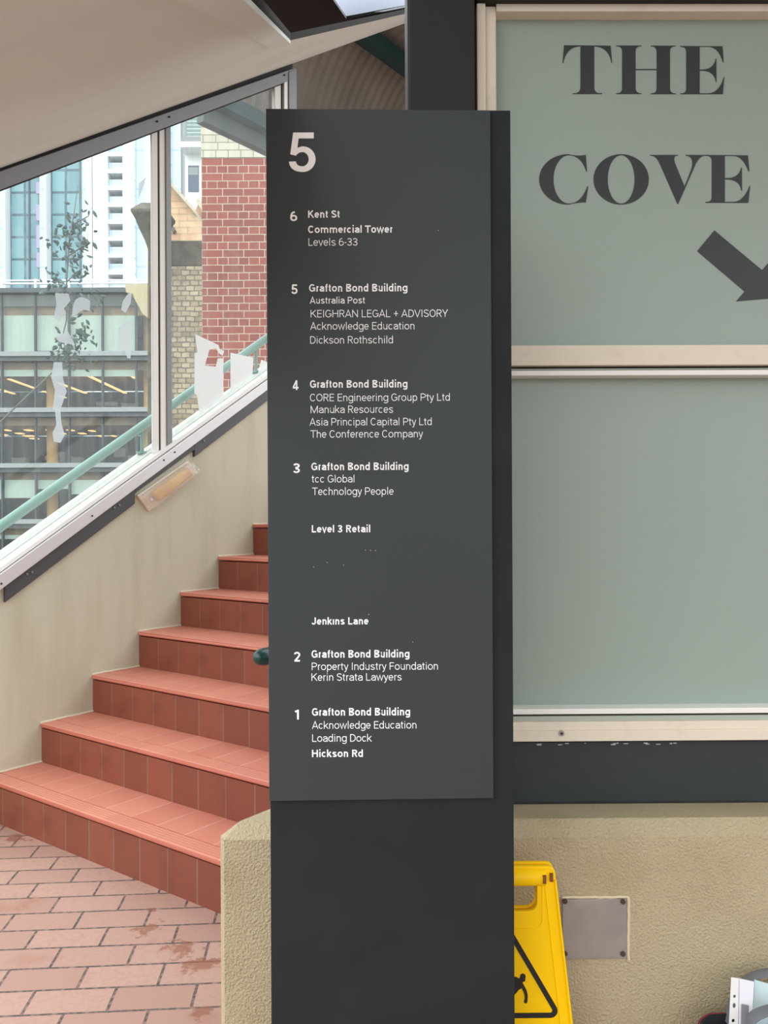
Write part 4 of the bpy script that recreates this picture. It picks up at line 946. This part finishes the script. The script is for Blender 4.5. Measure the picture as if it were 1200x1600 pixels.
# ------------------------------------------------------------ office building across the street
YO = 55.0
def o2(px, Y=YO): return BG.hit(px, 1, Y)
def oz(y, Y=YO): return BG.hit((100, y), 1, Y).z
xo0, xo1 = o2((-420, 500)).x, o2((300, 500)).x
OB = empty(BG, 'office_building', (xo0, YO, -12), 'glass fronted office building with pale green blinds and lit ceilings across the street', 'building')
m_span = mat('grey_spandrel', (150, 156, 156), .5); m_sp_d = mat('dark_spandrel', (84, 90, 92), .5)
m_timber = mat('timber_soffit', (160, 130, 98), .6, var=(.6, (134, 112, 90), .4, .7)); m_blind = mat('pale_green_blind', (206, 220, 208), .7, var=(.8, (194, 210, 198), .4, .7))
m_dark = mat('dark_interior', (62, 68, 72), .8, var=(.5, (84, 84, 80), .45, .7)); m_colmn = mat('timber_column', (226, 178, 112), .6)
m_warm = mat('warm_light', (255, 214, 150), .5, emit=((255, 206, 136), 1.6)); m_mul = mat('dark_mullion', (74, 84, 88), .5)
m_oglass = glass_mat('office_glazing', (245, 247, 246), .05, .02)
FL = [(460, 551), (566, 638), (652, 724), (738, 811), (824, 897), (910, 983)]
for i, (ya, yb_) in enumerate(FL):
    zt1, zb1 = oz(ya), oz(yb_)
    G = MB(); zl = oz(yb_+7); G.box(xo0, xo1, YO-.35, YO+.25, oz(yb_+14), zl-.0); G.obj(BG, 'spandrel', m_sp_d, OB)
    G = MB(); G.box(xo0, xo1, YO-.5, YO+.2, zl, oz(yb_)); G.obj(BG, 'spandrel', m_span, OB)
    G = MB(); G.box(xo0, xo1, YO+.3, YO+14, oz(yb_+12), oz(yb_)); G.obj(BG, 'floor_slab', m_timber, OB)
    if i > 0 or True:
        G = MB(); G.box(xo0, xo1, YO+.3, YO+.5, oz(ya+12 if i else 492), zt1); G.obj(BG, 'timber_bulkhead', m_timber, OB)
    G = MB(); G.box(xo0, xo1, YO+13.6, YO+14, zb1, zt1); G.obj(BG, 'rear_wall', m_dark, OB)
G = MB(); G.box(xo0, xo1, YO-.4, YO+14, oz(459), oz(452)); G.obj(BG, 'parapet', m_mul, OB)
G = MB(); G.box(xo0, xo1, YO+.05, YO+.3, oz(478), oz(459.5)); G.obj(BG, 'timber_bulkhead', m_sp_d, OB)
bays = [3+52.4*j for j in range(-5, 5)]
for x in bays:
    G = MB(); c = o2((x, 500)).x; G.box(c-.05, c+.05, YO-.12, YO+.15, -12, oz(460)); G.obj(BG, 'mullion', m_mul, OB)
for j in range(-3, 3):
    c = o2((62+157*j, 500)).x; G = MB(); G.cyl((c, YO+2.0, -12), 2, .36, oz(470)+12, 14); G.obj(BG, 'column', m_colmn, OB, smooth=True)
def blind(x0_, x1_, ya, yb_):
    a, b = o2((x0_, ya), YO+.2), o2((x1_, yb_), YO+.2); G = MB(); G.box(a.x, b.x, YO+.2, YO+.24, b.z, a.z); G.obj(BG, 'blind', m_blind, OB)
for j in range(len(bays)-1):
    blind(bays[j]+.8, bays[j+1]-.8, 493, 551 if j % 3 else 548)
    blind(bays[j]+.8, bays[j+1]-.8, 578, 588 if bays[j] < 210 else 612)
    if j in (4, 5, 6, 7): blind(bays[j]+.8, bays[j+1]-.8, 750, (780, 778, 764, 772)[j-4])
    blind(bays[j]+.8, bays[j+1]-.8, 836, 842)
def lamp(pa, pb, z, wdt=.09):
    a, b = BG.hit(pa, 2, z), BG.hit(pb, 2, z); d = (b-a).normalized(); n = Vector((-d.y, d.x, 0))*wdt
    G = MB(); G.prism([((a+n).x, (a+n).y), ((b+n).x, (b+n).y), ((b-n).x, (b-n).y), ((a-n).x, (a-n).y)], 2, z, z+.06); G.obj(BG, 'ceiling_light', m_warm, OB)
zl2 = oz(584)
for pa, pb in (((14, 593), (53, 607)), ((75, 593), (134, 615)), ((134, 586), (196, 615)), ((203, 586), (212, 592)), ((0, 609), (22, 616)), ((68, 612), (102, 622))): lamp(pa, pb, zl2, .13)
zl3 = oz(664)
for x, y, w in ((8, 673, 9), (40, 673, 12), (74, 673, 11), (106, 673, 10), (26, 678, 12), (38, 682, 18), (48, 686, 13), (75, 689, 11), (92, 678, 11), (124, 678, 11), (154, 682, 9), (175, 682, 7), (4, 680, 8), (140, 674, 9), (231, 692, 7)):
    p_ = BG.hit((x, y), 2, zl3); q2 = BG.hit((x+w, y+.4), 2, zl3); G = MB(); G.box(p_.x-.3*0, q2.x, p_.y-.35, p_.y+.35, zl3, zl3+.06); G.obj(BG, 'ceiling_light', m_warm, OB)
m_desk = mat('pale_office_furniture', (168, 170, 160), .6)
for (x, y, w, h_) in ((18, 715, 22, 8), (70, 712, 24, 7), (88, 706, 8, 16), (150, 628, 30, 6), (110, 714, 16, 9), (190, 630, 22, 8), (178, 700, 14, 14), (200, 712, 20, 8)):
    a, b = o2((x, y), YO+5), o2((x+w, y+h_), YO+5); G = MB(); G.box(a.x, b.x, YO+5, YO+5.6, b.z, a.z); G.obj(BG, 'desk', m_desk, OB)
G = MB(); G.box(xo0, xo1, YO-.04, YO-.02, -12, oz(460)); G.obj(BG, 'curtain_glazing', m_oglass, OB)
m_wrail = mat('white_rail', (236, 240, 242), .4)
for y, r_ in ((438, .05), (443, .07)):
    G = MB(); G.tube([(xo0, YO, oz(y)), (xo1, YO, oz(y))], r_, 6); G.obj(BG, 'roof_rail', m_wrail, OB)
for j, x in enumerate(bays):
    c = o2((x, 450)).x; G = MB(); G.box(c-.06, c+.06, YO-.06, YO+.06, oz(458), oz(436)); G.obj(BG, 'rail_post', m_wrail, OB)

# ------------------------------------------------------------ towers behind
YT1 = 110.0
def t2(x): return BG.hit((x, 300), 1, YT1).x
ZT = 72
m_tw = brick_mat('pale_tower_cladding', (248, 250, 252), (244, 248, 250), (200, 212, 222), 2.4, 2.0, .10, .0, 'xz', .5, bumpd=.01)
m_tblue = brick_mat('pale_blue_cladding', (206, 228, 242), (198, 222, 238), (178, 200, 216), 3.0, 5.0, .12, 0, 'xz', .4, bumpd=.01)
m_tglass = brick_mat('teal_tower_glazing', (130, 176, 182), (100, 146, 160), (74, 104, 114), 1.9, 2.9, .16, 0, 'xz', .25, bumpd=.01, grain=(.5, (146, 180, 186), .5, .75, .7))
m_tpink = mat('lilac_panel', (196, 176, 210), .5); m_tnavy = mat('navy_glazing', (74, 88, 112), .3); m_twhite = mat('white_fin', (252, 252, 252), .5)
TA = empty(BG, 'glass_tower', (t2(-120), YT1, -12), 'tall teal glazed tower with white vertical fins behind the offices', 'tower')
def stripb(tower, name, m, x0_, x1_, y0, y1, z0=-12, z1=ZT):
    G = MB(); G.box(t2(x0_), t2(x1_), y0, y1, z0, z1); return G.obj(BG, name, m, tower, base=(t2(x0_), y0, -12))
stripb(TA, 'core_wall', m_tnavy, -120, 133, YT1+.8, YT1+22)
stripb(TA, 'glazed_bay', m_tglass, 16, 66, YT1, YT1+.8); stripb(TA, 'glazed_bay', m_tglass, 80, 133, YT1, YT1+.8); stripb(TA, 'glazed_bay', m_tglass, -70, 0, YT1, YT1+.8)
for a, b in ((4, 14), (67, 77), (133, 141)): stripb(TA, 'blue_fin', m_tblue, a, b, YT1-1.2, YT1+.8)
for a, b in ((14, 16), (77, 79.5)): stripb(TA, 'white_fin', m_twhite, a, b, YT1-1.6, YT1+.8)
stripb(TA, 'mullion_line', m_tnavy, 45, 47, YT1-.25, YT1)
for k_, (ya, yb_) in enumerate(((285, 303), (320, 345), (352, 388), (395, 418))):
    z0, z1 = BG.hit((60, yb_), 1, YT1).z, BG.hit((60, ya), 1, YT1).z; stripb(TA, 'lilac_panel', m_tpink, 57, 64, YT1-.12, YT1, z0, z1)
TB = empty(BG, 'white_tower', (t2(143), YT1, -12), 'white panelled tower with recessed balconies beside the teal glazed tower', 'tower')
stripb(TB, 'white_wing', m_twhite, 143, 151.5, YT1-2, YT1+18); stripb(TB, 'white_wing', m_twhite, 153, 175, YT1-2, YT1+18); stripb(TB, 'joint_recess', m_tnavy, 151.5, 153, YT1-1.8, YT1+18)
stripb(TB, 'balcony_recess', m_tnavy, 175, 198, YT1+2.5, YT1+18)
for k_ in range(14):
    y = 460-k_*26; z = BG.hit((186, y), 1, YT1).z
    G = MB(); G.box(t2(175), t2(198), YT1-1.6, YT1+2.5, z, z+.5); G.obj(BG, 'balcony_slab', m_twhite, TB)
    G = MB(); G.box(t2(176), t2(197), YT1-1.4, YT1-1.3, z+.5, z+1.4); G.obj(BG, 'balustrade', m_tblue, TB)
stripb(TB, 'panelled_wing', m_tw, 198, 216, YT1-1.8, YT1+18); stripb(TB, 'blue_strip', m_tblue, 216, 233, YT1-1.2, YT1+18); stripb(TB, 'white_wing', m_twhite, 233, 246, YT1-1.6, YT1+18)
stripb(TB, 'panelled_wing', m_tw, 246, 272, YT1-2, YT1+18); stripb(TB, 'blue_strip', m_tblue, 272, 286, YT1-1.2, YT1+18); stripb(TB, 'joint_recess', m_alu_grey, 286, 289, YT1-1, YT1+18)
YT2 = 80
def t3(px): return BG.hit(px, 1, YT2)
m_louv = brick_mat('louvred_screen', (206, 218, 214), (188, 204, 200), (120, 146, 144), 6, .36, .14, 0, 'xz', .5, bumpd=.02)
TL_ = empty(BG, 'louvred_block', (t3((290, 300)).x, YT2, -12), 'white block with louvred upper floors and one grey window, beside the red brick', 'building')
def b3(name, m, x0_, y0_, x1_, y1_, d0=0, d1=10):
    a, b = t3((x0_, y0_)), t3((x1_, y1_)); G = MB(); G.box(a.x, b.x, YT2+d0, YT2+d1, b.z, a.z); return G.obj(BG, name, m, TL_, base=(a.x, YT2+d0, b.z))
b3('louvred_wall', m_louv, 289, 60, 330, 222); b3('slab_edge', m_alu_grey, 288, 222, 330, 232, -1.2, 10); b3('slab_edge', m_twhite, 288, 232, 330, 240, -1.5, 10)
b3('lower_wall', m_twhite, 289, 240, 330, 1019)
wf = b3('window', m_tnavy, 294, 259, 311, 300, -.06, .0); b3('blind', m_span, 295, 262, 310, 274, -.1, -.07)

# ------------------------------------------------------------ tree added outside the wide pane in place of reflected leaves
NTREE = -5.0
def tp_(px): return ST.hit(px, 0, NTREE)
TR = empty(ST, 'leaf_reflection_tree', (NTREE, tp_((-150, 860)).y, -2.4), 'slender leafy tree added outside the wide pane to stand for its leaf reflections', 'tree')
m_reflection_tree_leaf = mat('reflection_tree_green_leaf', (62, 90, 88), .5, var=(12, (80, 110, 104), .4, .7)); m_reflection_tree_bark = mat('reflection_tree_grey_bark', (104, 106, 100), .8)
stem_ = [(-150, 860), (-60, 720), (20, 640), (84, 580), (104, 500), (104, 440), (108, 380), (116, 330), (122, 290)]
G = MB(); P = [tp_(q_) for q_ in stem_]; P.insert(0, Vector((P[0].x, P[0].y-.05, -2.4))); G.tube(P, .01, 8, [.010, .0055, .0055, .005, .005, .005, .005, .004, .003, .002]); G.obj(ST, 'reflection_tree_trunk', m_reflection_tree_bark, TR, smooth=True)
brs = [((108, 500), (126, 470), (138, 462)), ((106, 460), (92, 444), (86, 430)), ((105, 440), (122, 424), (134, 418)), ((107, 400), (124, 384), (132, 366)), ((107, 390), (96, 376), (90, 362)), ((112, 352), (126, 342), (134, 328)), ((110, 540), (128, 520), (140, 506)), ((98, 560), (118, 556), (134, 548)), ((110, 560), (94, 545), (86, 530))]
tips = []
for br in brs:
    P = [tp_(q_)+Vector((random.uniform(-.1, .1), 0, 0))*(i > 0) for i, q_ in enumerate(br)]
    G = MB(); G.tube(P, .004, 6, [.005, .0035, .0015]); G.obj(ST, 'reflection_tree_branch', m_reflection_tree_bark, TR, smooth=True); tips += P
G = MB()
for i in range(300):
    b_ = random.choice(brs); t = random.random(); a_, c_ = (b_[0], b_[1]) if random.random() < .45 else (b_[1], b_[2])
    q_ = tp_((a_[0]+(c_[0]-a_[0])*t, a_[1]+(c_[1]-a_[1])*t))+Vector((random.gauss(0, .06), random.gauss(0, .04), random.gauss(0, .04)))
    L_ = random.uniform(.034, .06); W_ = L_*.45
    ax = Vector((random.uniform(-.5, .5), random.uniform(-1, 1), random.uniform(-1, .6))).normalized(); sd_ = ax.cross(Vector((1, random.uniform(-.4, .4), random.uniform(-.4, .4)))).normalized()
    nn = ax.cross(sd_)
    pts = [q_, q_+ax*L_*.35+sd_*W_*.5+nn*.003, q_+ax*L_*.7+sd_*W_*.38+nn*.003, q_+ax*L_, q_+ax*L_*.7-sd_*W_*.38+nn*.003, q_+ax*L_*.35-sd_*W_*.5+nn*.003]
    mid = q_+ax*L_*.5; v = [G.b.verts.new(p_) for p_ in pts]; m0 = G.b.verts.new(mid-nn*.002)
    for j in range(6): G.b.faces.new((v[j], v[(j+1) % 6], m0))
o = G.obj(ST, 'reflection_tree_foliage', m_reflection_tree_leaf, TR); o['kind'] = 'stuff'
# street level ground beyond the wall
m_street = mat('grey_street', (130, 130, 126), .9)
G = MB(); G.box(-90, 60, 8.6, 200, -12.2, -12.0); tag(G.obj(BG, 'street_ground', m_street), kind='structure')
